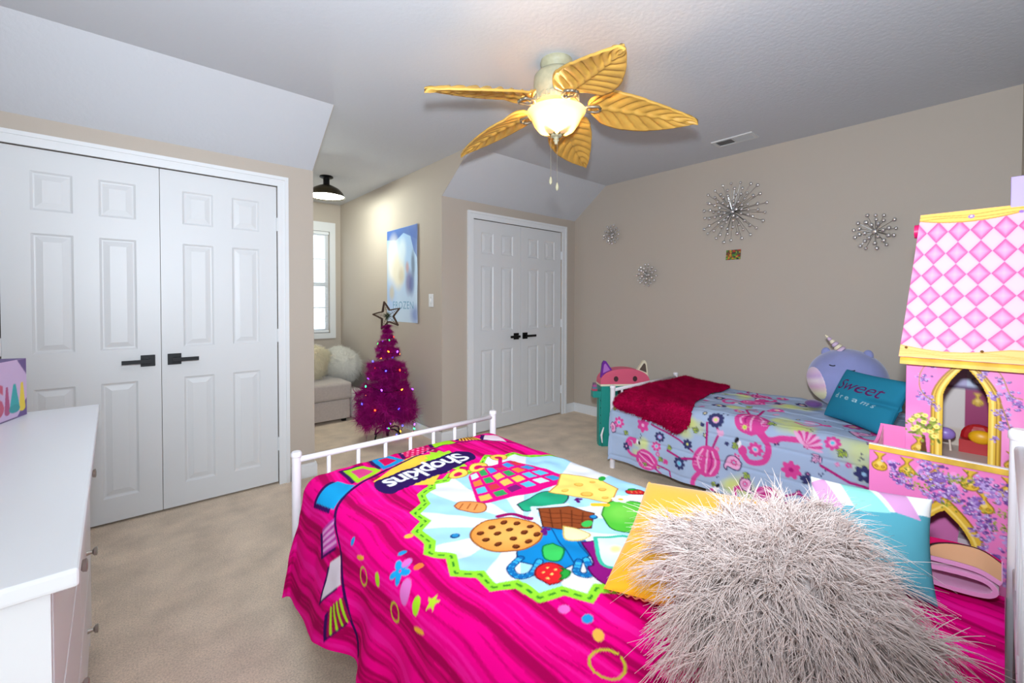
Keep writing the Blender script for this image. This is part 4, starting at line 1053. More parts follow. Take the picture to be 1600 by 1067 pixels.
hp = np.array(curve_pts(hi, 12)); o_ = np.argsort(hp[:, 0]); GX, GY = np.meshgrid(cv.x, cv.y); GZ = np.interp(GY, hp[o_, 0], hp[o_, 1])+.0062
V = np.stack([GX, GY, GZ], -1).reshape(-1, 3)-np.array(fb.location); me = np_mesh('printed_face', V, grid_faces(nx, ny), True); paint_attr(me, cv.colors())
link('printed_face', me, m_cloth, fb)

# ================================================================ dresser and box
m_dress = mat('white_dresser_paint', (228, 230, 233), .3)
ds = thing('dresser', 'white painted dresser with round nickel knobs, in front of the closet doors', 'dresser', (-.0725, 1.573, 0)); ds.rotation_euler = (0, 0, math.radians(1.2))
def dp(mb, name, m=m_dress, par=None, **k): return mb.build(name, m, par or ds, local=True, **k)
dp(MB().box(-.49, 0, -.69, .69, .842, .87), 'dresser_top', bevel=.006, seg=3)
dp(MB().box(-.47, -.048, -.655, .655, .07, .842), 'carcass')
for y in (-.672, .655):                                             # framed side panels
    s = MB()
    for x0, x1, z0, z1 in ((-.085, -.03, .05, .842), (-.48, -.425, .05, .842), (-.425, -.085, .78, .842), (-.425, -.085, .07, .14)): s.box(x0, x1, y, y+.017, z0, z1)
    dp(s, 'side_frame', bevel=.0015)
for y in (-.66, .615):
    for x in (-.478, -.078): dp(MB().box(x, x+.045, y, y+.045, 0, .07), 'leg')
dp(MB().box(-.05, -.032, -.655, .655, .05, .085), 'plinth_rail')
for j in range(3):
    for i in range(2):
        y0 = -.648 if i == 0 else .006; z0 = .095+.249*j
        d = dp(MB().box(-.05, -.029, y0, y0+.642, z0, z0+.238), 'drawer', bevel=.003)
        for ky in (.321,):
            k = MB().tube([(-.03, y0+ky, z0+.12), (-.016, y0+ky, z0+.12)], [.008, .005], 12)
            k.tube([(-.016, y0+ky, z0+.12), (-.011, y0+ky, z0+.12), (-.005, y0+ky, z0+.12), (-.003, y0+ky, z0+.12)], [.005, .012, .0135, .009], 14)
            soft(dp(k, 'knob', m_steel, d))

# lilac toy box standing on the dresser
u = Vector((.30, .95, 0)).normalized(); nrm = Vector((.95, -.30, 0)); BW, BH, BD = .42, .193, .07
pc = Vector((-.267, 2.215, .8705))
bx = thing('toy_box', 'lilac and purple cardboard toy box standing on the dresser', 'box', pc)
MB().obox(pc-u*BW/2-nrm*BD/2+Vector((0, 0, BH/2)), u*(BW/2), nrm*(BD/2), (0, 0, BH/2)).build('carton', mat('purple_card', (92, 62, 132), .5), bx)
nx, ny = 150, 70
cv = Canvas(0, BW, 0, BH, nx, ny, (206, 178, 216))
cv.poly([(0, 0), (BW, 0), (BW, .004), (0, .004)], (70, 44, 100)); cv.poly([(BW-.055, 0), (BW, 0), (BW, .06)], (92, 62, 132)); cv.poly([(BW-.05, BH), (BW, BH), (BW, BH-.055)], (92, 62, 132))
cv.ell(.10, .09, .10, .08, (222, 200, 228), soft=.4, al=.8)
cv.tris(lay_text(text_tris('S', bold=.035), (.225, .022), (.12, 0), (0, .10)), (196, 78, 112))
for cx_, w_, h_, col in ((.395, .017, .085, (236, 206, 40)), (.318, .014, .08, (176, 70, 124))):
    cv.poly([(cx_-w_, .03), (cx_+w_, .03), (cx_+w_*.35, .03+h_), (cx_-w_*.35, .03+h_)], col); cv.ell(cx_, .03, w_, .012, col)
cv.poly([(.328, .03), (.382, .035), (.362, .115), (.350, .115)], (28, 166, 170)); cv.ell(.355, .033, .028, .014, (24, 150, 156)); cv.ell(.225, .035, .02, .03, (230, 180, 50))
G = np.stack(np.meshgrid(cv.x, cv.y), -1).reshape(-1, 2)
V = np.array([tuple(-u*(BW-g[0])+nrm*.0008+Vector((0, 0, g[1]))) for g in G]); me = np_mesh('front_print', V, grid_faces(nx, ny)); paint_attr(me, cv.colors()); link('front_print', me, mat('glossy_card_print', rough=.3, attr=True), bx)
MB().obox(pc-nrm*(.035)+Vector((0, 0, BH-.045))+u*.0008, nrm*.02, u*.0006, (0, 0, .03)).build('price_sticker', m_white, bx)

# ================================================================ castle dollhouse between the beds
m_panel = mat('printed_board', rough=.35, attr=True)
m_gold = mat('gold_printed_board', (222, 178, 66), .4, noise=(18, .22, 3))
m_edge = mat('white_board_edge', (232, 226, 228), .5)
m_pinkb = mat('pink_board', (232, 120, 180), .45, noise=(6, .08))
m_lilac = mat('lilac_board', (168, 150, 200), .5)
PINK, GOLD, GOLD2, PUR = (236, 128, 190), (222, 180, 60), (160, 112, 24), (124, 82, 160)
cs = thing('castle_dollhouse', 'tall pink castle dollhouse with gold arches and wisteria print', 'dollhouse', (2.25, .09, 0))
def painted(name, cvs, pos, holes=(), th=.010, mt=None, nrm=None):
    """canvas (a, b) -> pos(a, b) array; holes are outlines in canvas coordinates"""
    A_, B_ = np.meshgrid(cvs.x, cvs.y); V = pos(A_, B_).reshape(-1, 3)-np.array(cs.location); F = grid_faces(cvs.nx, cvs.ny)
    a, b = A_.ravel(), B_.ravel()
    for h in holes:
        m = inside(a, b, [tuple(p) for p in h]); F = F[~m[F].all(1)]
    me = np_mesh(name, V, F, False); paint_attr(me, cvs.colors()); o = link(name, me, mt or m_panel, cs)
    s = o.modifiers.new('thickness', 'SOLIDIFY'); s.thickness = th; s.offset = 0
    return o
def wisteria(c_, x, y, s, seed):
    s = s*1.35
    r = random.Random(seed)
    for k in range(26):
        t = r.random(); px = x+r.gauss(0, s*.42*(1-.55*t)); py = y-s*1.5*t+s*.6; q = s*r.uniform(.10, .2)
        c_.ell(px, py, q, q*.85, r.choice([(104, 64, 140), (134, 92, 172), (160, 124, 196), (186, 158, 214)]))
        if r.random() < .5: c_.ell(px+q*.2, py+q*.3, q*.4, q*.35, (226, 212, 236))
def leafy(c_, x, y, s, seed):
    r = random.Random(seed)
    for k in range(22): c_.ell(x+r.gauss(0, s*.5), y+r.gauss(0, s*.4), s*r.uniform(.1, .22), s*.08, r.choice([(120, 140, 44), (150, 164, 60), (96, 112, 36), (176, 170, 70)]), r.uniform(0, 3))
def scroll(c_, x, y, s):
    q = curve_pts([(x-s*.6, y+s*1.55), (x-s*.16, y+s*.85), (x-s*.75, y), (x-s*.6, y-s*.6), (x, y-s*.8), (x+s*.6, y-s*.6), (x+s*.75, y), (x+s*.16, y+s*.85), (x+s*.6, y+s*1.55)])
    c_.poly(q, GOLD); c_.stroke(q, s*.14, GOLD2); c_.ell(x, y+s*.12, s*.28, s*.3, (238, 206, 110))
    for d in (-1, 1): c_.stroke([(x+d*s*.33+s*.2*math.cos(k*.7)*(1-k*.06)*d, y-s*.3+s*.2*math.sin(k*.7)*(1-k*.06)) for k in range(10)], s*.1, GOLD2)
def arch_pts(yc, hw, z0, zs, za):
    L = [(yc-hw, z0), (yc-hw, zs)]; L += [(yc-hw*(1-t**1.75), zs+(za-zs)*t) for t in np.linspace(.1, .95, 10)]
    return L+[(yc, za)]+[(2*yc-p[0], p[1]) for p in L[::-1]]
FXc = 2.14
# facade: canvas a = y (mirrored so that a runs along the view), b = z
ar = arch_pts(.082, .055, .66, .925, 1.043)
cv = Canvas(-.052, .232, .36, 1.075, 130, 300, PINK)
for k in range(40): cv.ell(random.uniform(-.05, .23), random.uniform(.6, 1.07), .03, .05, random.choice([(240, 150, 204), (228, 112, 178), (244, 168, 212)]), al=.35, soft=.5)
cv.poly(arch_pts(.082, .082, .66, .92, 1.068), GOLD); cv.stroke(arch_pts(.082, .082, .66, .92, 1.068), .005, GOLD2); cv.stroke(arch_pts(.082, .064, .66, .923, 1.052), .006, (244, 214, 110)); cv.stroke(arch_pts(.082, .073, .66, .922, 1.06), .003, GOLD2)
for y, z, s in ((.195, .735, .026), (-.03, .735, .026), (.16, .735, .0)):
    if s: scroll(cv, y, z, s)
for i, (y, z, s) in enumerate(((.165, 1.045, .016), (.125, 1.05, .013), (.185, .99, .018), (.19, .93, .018), (.165, .915, .016), (.15, .89, .012), (.035, 1.035, .014), (.0, 1.0, .018), (.045, 1.01, .012), (-.02, .96, .017), (.015, .955, .017), (-.04, .93, .018), (-.01, .90, .018), (.0, .86, .017), (-.03, .84, .019), (-.035, .80, .018), (.012, .81, .012), (.145, .83, .012), (.01, .90, .012))): wisteria(cv, y, z, s, i)
cv.stroke(curve_pts([(.03, 1.06), (.0, 1.02), (-.02, .96), (-.045, .95)]), .003, (170, 130, 60)); cv.stroke(curve_pts([(.17, 1.06), (.195, 1.0), (.19, .94), (.15, .90)]), .003, (170, 130, 60)); cv.stroke(curve_pts([(.0, .93), (-.02, .85), (-.04, .78)]), .003, (170, 130, 60))
# printed tree in a pot
cv.poly([(.172, .70), (.178, .78), (.186, .78), (.192, .70)], (96, 56, 24)); cv.poly([(.158, .70), (.205, .70), (.20, .725), (.163, .725)], (36, 120, 96))
leafy(cv, .183, .815, .055, 91); leafy(cv, .183, .83, .05, 92); leafy(cv, .183, .80, .05, 93)
for p in ((.215, .832), (.20, .85), (.18, .855), (.16, .845), (.15, .82), (.183, .83), (.20, .81), (.165, .80), (.21, .80), (.183, .80), (.155, .785)): cv.ell(*p, .0085, .0075, (244, 232, 130)); cv.ell(p[0], p[1], .003, .003, (230, 190, 60))
painted('facade', cv, lambda a, b: np.stack([np.full_like(a, FXc), a, b], -1), [ar])
# balcony front with a lower arch
BX = 1.945
ar2 = arch_pts(.115, .062, .3, .50, .600)
cv = Canvas(-.052, .303, .16, .752, 150, 240, PINK)
for y in (.275, .205, .135, .06, -.02): scroll(cv, y, .700, .026)
for y in (.24, .17, .095, .02): cv.ell(y, .70, .014, .026, (240, 150, 206))
scroll(cv, .03, .64, .026)
cv.poly(arch_pts(.115, .092, .3, .49, .640), GOLD); cv.stroke(arch_pts(.115, .092, .3, .49, .640), .005, GOLD2); cv.stroke(arch_pts(.115, .073, .3, .495, .614), .006, (244, 214, 110))
for i, (y, z, s) in enumerate(((.24, .70, .022), (.225, .67, .022), (.16, .735, .02), (.135, .715, .026), (.14, .68, .026), (.17, .70, .018), (.105, .69, .028), (.125, .65, .024), (.085, .66, .024), (.06, .635, .026), (.15, .63, .02), (.165, .60, .018), (.18, .575, .017), (.04, .71, .024), (.02, .70, .024), (.0, .685, .022), (-.03, .70, .026), (-.035, .66, .022), (.035, .60, .022), (.02, .57, .02), (.03, .53, .02), (-.02, .56, .022), (.0, .48, .026), (-.03, .51, .022), (.012, .44, .026), (-.03, .45, .026), (.2, .66, .018), (.045, .56, .016))):
    wisteria(cv, y, z, s, 40+i)
for i, (y, z) in enumerate(((.10, .70), (.075, .705), (-.01, .63), (-.03, .6), (.2, .69), (.17, .66), (.10, .63), (.0, .59))): leafy(cv, y, z, .026, 60+i)
for i, (y, z, s) in enumerate(((.13, .70, .02), (.11, .665, .022), (.05, .65, .02), (.02, .60, .018), (-.02, .68, .02))): wisteria(cv, y, z, s, 80+i)
painted('balcony_front', cv, lambda a, b: np.stack([np.full_like(a, BX), a, b], -1), [ar2])
MB().box(BX-.010, BX+.008, -.052, .304, .748, .765).build('balcony_rail', m_gold, cs); MB().box(BX-.008, BX+.006, -.052, .304, .765, .768).build('rail_edge', m_edge, cs)
# balcony side with a dipped top edge
sd = [(BX, .303, .36)]+[(BX+(FXc-BX)*t, .303, .766+.03*t-.022*math.sin(math.pi*t)) for t in np.linspace(0, 1, 9)]+[(FXc, .303, .36)]
MB().prism(sd, (0, 0, 0), (0, -.009, 0)).build('balcony_side', m_pinkb, cs)
inn = [(BX+.006, .2935, .68)]+[(BX+.006+(FXc-BX-.01)*t, .2935, .758+.03*t-.022*math.sin(math.pi*t)) for t in np.linspace(0, 1, 9)]+[(FXc-.004, .2935, .68)]
MB().prism(inn, (0, 0, 0), (0, -.001, 0)).build('lattice_lining', mat('pale_lattice_print', (222, 190, 196), .5, noise=(60, .2)), cs)
MB().box(BX, FXc, -.05, .298, .655, .667).build('balcony_floor', m_edge, cs)
MB().box(FXc, FXc+.006, .232, .303, .36, .80).build('balcony_return', m_pinkb, cs)
# house body: sides, floors, back
XBk = 2.47
MB().box(FXc, XBk, .222, .232, 0, 1.075).build('side_panel', m_pinkb, cs); MB().box(FXc, XBk, -.052, -.042, 0, 1.075).build('side_panel', m_pinkb, cs)
MB().box(BX, FXc, .293, .303, 0, .36).build('base_side', m_pinkb, cs); MB().box(BX-.005, BX+.005, -.052, .303, 0, .16).build('base_front', m_pinkb, cs)
for z in (.02, .36, .692, 1.062): MB().box(FXc+.006, XBk, -.042, .222, z-.012, z).build('storey_floor', mat('beige_board', (206, 186, 170), .4), cs)
cv = Canvas(-.05, .23, .36, 1.06, 70, 120, (206, 196, 190))
cv.poly([(-.05, .925), (.23, .925), (.23, 1.06), (-.05, 1.06)], (176, 166, 200)); cv.poly([(-.05, .925), (.09, .925), (.09, 1.06), (-.05, 1.06)], (190, 198, 218)); cv.ell(.05, .955, .03, .018, (70, 74, 110)); cv.ell(.05, .955, .022, .012, (196, 206, 224))
for p in ((.08, 1.0), (.03, 1.01), (.0, .99), (.06, 1.03)): cv.ell(*p, .014, .009, (200, 90, 150), .5)
cv.poly([(-.05, .92), (.23, .92), (.23, .932), (-.05, .932)], (96, 72, 110)); cv.poly([(-.05, .76), (.095, .76), (.095, .92), (-.05, .92)], (150, 46, 96)); scroll(cv, .06, .875, .02); cv.poly([(-.05, .69), (.23, .69), (.23, .76), (-.05, .76)], (196, 180, 164))
cv.poly([(-.05, .36), (.23, .36), (.23, .68), (-.05, .68)], (66, 112, 88))
painted('back_panel', cv, lambda a, b: np.stack([np.full_like(a, XBk), a, b], -1))
for k in range(3): MB().box(2.03+.05*k, 2.2, -.04+.0, .09, .36+.0, .42+.05*k).build('inner_step', mat('pale_pink_board', (226, 206, 212), .4), cs)
MB().box(BX+.01, FXc, -.05, .29, .35, .36).build('porch_floor', mat('green_board', (66, 120, 90), .5), cs)
# roof: sloping diamond-print panel with gold bands
def roof_pos(a, b):
    """a 0..1 across (left to right), b 0..1 up the slope"""
    yl = .250+(.214-.250)*b; yr = -.056
    return np.stack([2.105+.175*b, yl+(yr-yl)*a, 1.062+.530*b-.012*np.sin(np.pi*b)], -1)
cv = Canvas(0, 1, 0, 1, 150, 260, (226, 202, 218))
Xc, Yc = np.meshgrid(cv.fx, cv.fy)
uu = (Xc-.5)*.30/.0305*.5; vv = Yc*.56/.0405*.5
pa = uu+vv; pb = uu-vv; ia = np.floor(pa); ib = np.floor(pb); fa = np.abs(pa-ia-.5)*2; fb_ = np.abs(pb-ib-.5)*2; ed = np.maximum(fa, fb_)
dk = ((ia+ib) % 2 == 0)
base = np.where(dk[..., None], np.array(lin((228, 128, 178))), np.array(lin((212, 184, 202))))
rim = np.where(dk[..., None], np.array(lin((212, 56, 132))), np.array(lin((226, 172, 204)))); tt = (np.clip((ed-.45)/.55, 0, 1)**1.6)[..., None]
glow = np.where(dk[..., None], np.array(lin((228, 170, 204))), base); cc = np.clip(1-ed*1.3, 0, 1)[..., None]
cv.a[:] = (base*(1-cc)+glow*cc)*(1-tt)+rim*tt
xs_ = np.linspace(0, 1, 40)
lowb = [(x, .072-.035*math.sin(math.pi*min(1, x*1.15))**1.0+.012) for x in xs_]; cv.poly([(0, 0), (1, 0)]+lowb[::-1], (226, 190, 108)); cv.stroke(lowb, .008, (226, 168, 84))
for k in range(3): cv.stroke([(x, .02+.014*k+.008*math.sin(x*9+k)) for x in xs_], .005, (224, 172, 80))
topb = [(x, .925-.0+.035*abs(2*x-.95)**2) for x in xs_]; cv.poly([(0, 1), (1, 1)]+topb[::-1], (238, 196, 96)); cv.stroke(topb, .008, (206, 146, 60))
for k in range(2): cv.stroke([(x, .955+.018*k+.006*math.sin(x*8+k)) for x in xs_], .005, (206, 150, 60))
cv.ell(.5, .955, .03, .012, (150, 110, 190)); cv.ell(.5, .957, .014, .006, (226, 210, 240)); cv.ell(.93, .955, .02, .01, (150, 110, 190))
painted('roof_panel', cv, roof_pos, th=.012)
MB().prism([(2.29, .214, 1.590), (2.30, .214, 1.590), (2.50, .236, 1.062), (2.49, .236, 1.062)], (0, 0, 0), (0, -.27, 0)).build('roof_back_panel', m_pinkb, cs)
MB().prism([(2.10, .246, 1.05), (2.12, .246, 1.075), (2.12, -.056, 1.075), (2.10, -.056, 1.05)], (0, 0, 0), (-.004, 0, -.012)).build('eave_band', m_gold, cs)
MB().prism([(2.12, .238, 1.07), (2.285, .205, 1.585), (2.48, .236, 1.07)], (0, 0, 0), (0, -.008, 0)).build('gable', m_pinkb, cs)
soft(MB().tube([(2.30, .205, 1.535), (2.30, .232, 1.535)], [.026, .026], 16).build('turret_knob', mat('magenta_plastic', (214, 20, 100), .35), cs))
MB().box(2.272, 2.32, -.047, -.012, 1.57, 1.690).build('lilac_turret', m_lilac, cs, bevel=.002)
for yy in (.236, .05, -.045): MB().ball((2.104, yy-.006, 1.098), .0045, 8, 6).build('screw_cap', mat('brass_screw', (150, 110, 60), .4, metal=.6), cs)
# toy furniture inside
tc = thing('toy_chair', 'tiny purple toy chair inside the castle dollhouse', 'toy chair', (2.36, .142, .692))
m_tp = mat('purple_toy_plastic', (150, 120, 196), .35)
MB().ball((2.36, .142, .755), (.02, .03, .024), 14, 10).build('seat', m_tp, tc, smooth=True)
for s in (-1, 1): MB().tube([(2.36, .142+s*.012, .74), (2.36, .142+s*.016, .692)], .0035, 8).build('leg', mat('cream_toy_plastic', (226, 206, 190), .4), tc)
ts = thing('toy_sofa', 'tiny red toy sofa with a yellow cushion inside the dollhouse', 'toy sofa', (2.40, .055, .692))
MB().box(2.37, 2.44, .005, .105, .692, .74).ball((2.43, .055, .745), (.02, .05, .05), 14, 10).build('sofa_body', mat('red_toy_plastic', (176, 26, 30), .4), ts, smooth=False)
MB().ball((2.375, .048, .757), (.02, .034, .026), 14, 10).build('cushion', mat('yellow_toy_plastic', (236, 170, 20), .4), ts, smooth=True)

# ================================================================ cat-eared toy house behind the far bed
hx, hy = 3.30, 2.24; U2 = Vector((.80, -.60, 0)); N2 = Vector((-.60, -.80, 0)); H0 = Vector((hx, hy, 0))
th_ = thing('toy_playhouse', 'teal toy house with a pink cat-eared roof behind the far bed', 'toy house', (hx, hy, 0))
m_teal = mat('teal_board', (28, 148, 136), .45); m_pinkr = mat('coral_pink_board', (222, 92, 122), .5)
MB().obox(H0-N2*-.0+Vector((0, 0, .265)), U2*.215, N2*.07, (0, 0, .265)).build('house_body', m_teal, th_, bevel=.004)
MB().obox(H0+Vector((0, 0, .538)), U2*.222, N2*.074, (0, 0, .008)).build('cream_band', mat('cream_board', (238, 228, 200), .5), th_)
dome = [H0+U2*(.222*math.cos(t))+Vector((0, 0, .546+.135*math.sin(t)**.75)) for t in np.linspace(0, math.pi, 20)]
MB().prism([p-N2*.07 for p in dome], (0, 0, 0), N2*.14).build('cat_roof', m_pinkr, th_, bevel=.003)
for sg, c1, c2 in ((-1, (110, 24, 150), (176, 110, 196)), (1, (228, 218, 190), (90, 76, 66))):
    a_ = H0+U2*(sg*.155)
    tri = [a_+U2*(-sg*.055)+Vector((0, 0, .648)), a_+U2*(sg*.012)+Vector((0, 0, .745)), a_+U2*(sg*.03)+Vector((0, 0, .75)), a_+U2*(sg*.045)+Vector((0, 0, .725)), a_+U2*(sg*.06)+Vector((0, 0, .60))]
    e_ = MB().prism([p+N2*.02 for p in tri], (0, 0, 0), N2*.03).build('ear', mat('ear_board_%d' % (sg+1), c1, .5), th_)
    C_ = sum(tri, Vector())/5; MB().prism([C_+(p-C_)*.55+N2*.051 for p in tri], (0, 0, 0), N2*.003).build('inner_ear', mat('inner_ear_%d' % (sg+1), c2, .5), e_)
for s in (-1, 1):
    c_ = H0+U2*(s*.085)+N2*.071+Vector((0, 0, .592)); MB().prism([c_+U2*(.02*math.cos(t))+Vector((0, 0, .024*math.sin(t))) for t in np.linspace(0, 2*math.pi, 16, endpoint=False)], (0, 0, 0), N2*.003).build('oval_window', mat('dark_window', (70, 40, 46), .5), th_)
bw = H0+N2*.071+Vector((0, 0, .49))
MB().prism([bw+U2*x_+Vector((0, 0, z_)) for x_, z_ in ((-.07, .035), (-.01, .012), (.01, .012), (.07, .035), (.07, -.03), (.01, -.01), (-.01, -.01), (-.07, -.03))], (0, 0, 0), N2*.004).build('bow_panel', mat('black_white_print', (40, 38, 40), .5, noise=(40, .9)), th_)
lf = H0-U2*.235+N2*.02
MB().obox(lf+Vector((0, 0, .455)), U2*.05, N2*.04, (0, 0, .028)).build('side_ledge', m_teal, th_, bevel=.004)
MB().obox(lf+U2*.025+Vector((0, 0, .215)), U2*.018, N2*.03, (0, 0, .215)).build('side_column', m_teal, th_)
for z_ in (.40, .335, .27, .20): MB().tube([lf+U2*.025+N2*.029+Vector((0, 0, z_)), lf+U2*.025+N2*.033+Vector((0, 0, z_))], .009, 12).build('dot', m_black, th_)
tt_ = lf-U2*.028+Vector((0, 0, .483)); tb_ = thing('toy_figure', 'tiny striped toy standing on the toy house ledge', 'toy', tt_)
for k, col in enumerate(((190, 70, 96), (90, 130, 150), (176, 80, 150), (120, 90, 120))): MB().obox(tt_+Vector((0, 0, .009+.017*k)), U2*(.022-.003*k), N2*.016, (0, 0, .0088)).build('tier', mat('toy_tier_%d' % k, col, .5), tb_)

# ================================================================ unicorn plush on the far bed
m_plush = mat('lilac_blue_plush', (140, 146, 196), .9, sheen=.5, noise=(7, .08))
uc = np.array([3.43, .665, .762]); ur = np.array([.175, .215, .195])
un = thing('unicorn_plush', 'round lilac unicorn plush toy with a pastel belly and horn', 'plush toy', tuple(uc))
def egg(dirs): return uc+dirs*ur*(1+.0*dirs[:, 2:3])
MB().ball(tuple(uc), tuple(ur), 40, 26).build('body', m_plush, un, smooth=True)
bd = np.array([-.62, .74, -.20]); bd /= np.linalg.norm(bd); t1 = np.cross(bd, [0, 0, 1]); t1 /= np.linalg.norm(t1); t2 = np.cross(t1, bd)
n1, n2 = 28, 18; th2 = np.linspace(0, 2*math.pi, n1, endpoint=False); rr_ = np.linspace(0.01, 1, n2)
TH, RR = np.meshgrid(th2, rr_); dd = bd+RR[..., None]*(.55*np.cos(TH)[..., None]*t1+.66*np.sin(TH)[..., None]*t2); dd /= np.linalg.norm(dd, axis=-1, keepdims=True)
V = (dd.reshape(-1, 3)*ur*1.012); V[-n1:] = dd.reshape(-1, 3)[-n1:]*ur*.995
me = np_mesh('belly_patch', V, grid_faces(n1, n2, 0, False, True), True)
h = V[:, 2]/.195+.25*V[:, 1]/.2; cols = np.zeros((len(V), 3)); stops = [(-.9, (236, 228, 176)), (-.35, (240, 234, 190)), (-.1, (226, 176, 206)), (.1, (236, 222, 226)), (.25, (206, 170, 216)), (.6, (226, 206, 216))]
for c_ in range(3): cols[:, c_] = np.interp(h, [s_[0] for s_ in stops], [lin(s_[1])[c_] for s_ in stops])
paint_attr(me, cols); link('belly_patch', me, mat('pastel_plush', rough=.9, attr=True, sheen=.3), un)
hb = Vector((3.40, .685, .945)); ht = Vector((3.38, .772, 1.045)); hv = ht-hb
m_h = [mat('horn_lilac', (206, 180, 206), .6), mat('horn_cream', (232, 220, 190), .6)]
for k in range(6):
    a_, b_ = k/6, (k+1)/6; r0_, r1_ = .026*(1-a_)+.004, .026*(1-b_)+.004
    soft(MB().tube([hb+hv*a_, hb+hv*(a_+.02), hb+hv*((a_+b_)/2), hb+hv*(b_-.01)], [r0_*.8, r0_, (r0_+r1_)/2*1.08, r1_*.85], 12).build('horn_ring', m_h[k % 2], un))
m_thread = mat('black_thread', (30, 28, 36), .8)
for (dy, dz, dx) in ((.045, .105, -1), (-.055, .085, -1)):
    pts_ = []
    for t in np.linspace(-.9, .9, 8):
        yy, zz_ = dy+.02*math.sin(t), dz-.010*math.cos(t); xx_ = -ur[0]*math.sqrt(max(0, 1-(yy/ur[1])**2-(zz_/ur[2])**2)); pts_.append((uc[0]+xx_-.001, uc[1]+yy, uc[2]+zz_))
    MB().tube(pts_, .0035, 6).build('closed_eye', m_thread, un)
for dy in (.11, -.11): MB().ball((3.42, .665+dy, .925), (.018, .028, .035), 12, 8).build('ear', m_plush, un, smooth=True)
MB().ball((3.25, .80, .605), (.05, .05, .025), 14, 8).build('foot', mat('plum_plush', (98, 62, 122), .9, sheen=.4), un, smooth=True); MB().ball((3.30, .48, .61), (.05, .05, .028), 14, 8).build('foot', mat('plum_plush'), un, smooth=True)
un.location.x += .05; un.location.z += .005

# ================================================================ sofa with cream furs in the alcove
m_sofa = mat('light_grey_upholstery', (184, 172, 164), .85, noise=(60, .06), sheen=.3)
SX0, SX1, SY0, SY1 = 1.02, 1.775, 4.58, 5.70
so_ = thing('sofa', 'light grey upholstered sofa in the window alcove', 'sofa', ((SX0+SX1)/2, (SY0+SY1)/2, 0))
MB().box(SX0, SX1-.015, SY0+.02, SY1, .03, .235).build('base', m_sofa, so_, bevel=.012)
soft(MB().box(SX0, SX1, SY0, SY1-.2, .237, .415).build('seat_cushion', m_sofa, so_, bevel=.035, seg=4))
soft(MB().box(SX0, SX1, SY1-.24, SY1, .235, .74).build('backrest', m_sofa, so_, bevel=.04, seg=4))
for x in (SX0+.05, SX1-.07): 
    for y in (SY0+.06, SY1-.06): MB().box(x-.02, x+.02, y-.02, y+.02, 0, .035).build('leg', m_black, so_)
po_ = thing('pouf', 'small pale grey pouf beside the sofa behind the magenta tree', 'pouf', (1.88, 4.80, 0))
soft(MB().box(1.79, 1.975, 4.62, 5.0, 0, .29).build('pouf_body', mat('pale_grey_upholstery', (206, 200, 194), .85, noise=(60, .06)), po_, bevel=.06, seg=5))
MB().tube([(1.79+.06, 4.62, .145), (1.975-.06, 4.62, .145)], .003, 6).build('seam', m_sofa, po_)
m_cream = mat('cream_fur', (240, 228, 196), .85, sheen=.4); m_wfur = mat('white_fur', (232, 228, 218), .85, sheen=.4)
def furry(name, label, cat, c, rad, e1, e2, m_, ns, ln, r0, seed, droop=.5, group=None):
    r = np.random.default_rng(seed); t = thing(name, label, cat, c, group); Rm = np.array(frame_mat((0, 0, 0), e1, e2).to_3x3())
    d = r.normal(0, 1, (ns, 3)); d /= np.linalg.norm(d, axis=1, keepdims=True); d = np.sign(d)*np.abs(d)**.8
    V0 = MB().ball((0, 0, 0), 1, 28, 18); v = np.array(V0.v); v = np.sign(v)*np.abs(v)**.8
    b = MB(); b.v = [tuple(p) for p in (v*np.array(rad))@Rm.T]; b.f = V0.f; b.build('body', m_, t, smooth=True, local=True)
    P = (d*np.array(rad))@Rm.T; D = (d/np.array(rad)); D = (D/np.linalg.norm(D, axis=1, keepdims=True))@Rm.T+r.normal(0, .4, (ns, 3))
    V, F = strands(P, D, r.uniform(.6, 1.2, ns)*ln, r0, 3, droop, .25, seed+1)
    tag(link('fur', np_mesh('fur', V, F, True), m_, t), kind='stuff'); return t
furry('fur_cushion', 'cream shaggy fur cushion at the front of the sofa', 'cushion', (1.41, 4.92, .600), (.20, .19, .075), (1, .1, 0), (0, -.35, .9), m_cream, 4500, .045, .0016, 51)
furry('fur_cushion', 'cream fur cushion tucked between the front cushion and the white throw', 'cushion', (1.57, 5.20, .592), (.17, .17, .07), (.8, -.3, -.3), (.1, -.3, .9), m_cream, 4500, .05, .0016, 52)
furry('fur_throw', 'white fluffy fur throw heaped over the sofa end', 'throw', (1.86, 5.10, .56), (.145, .25, .15), (.9, .1, -.35), (0, 1, .2), m_wfur, 6000, .05, .0017, 53)

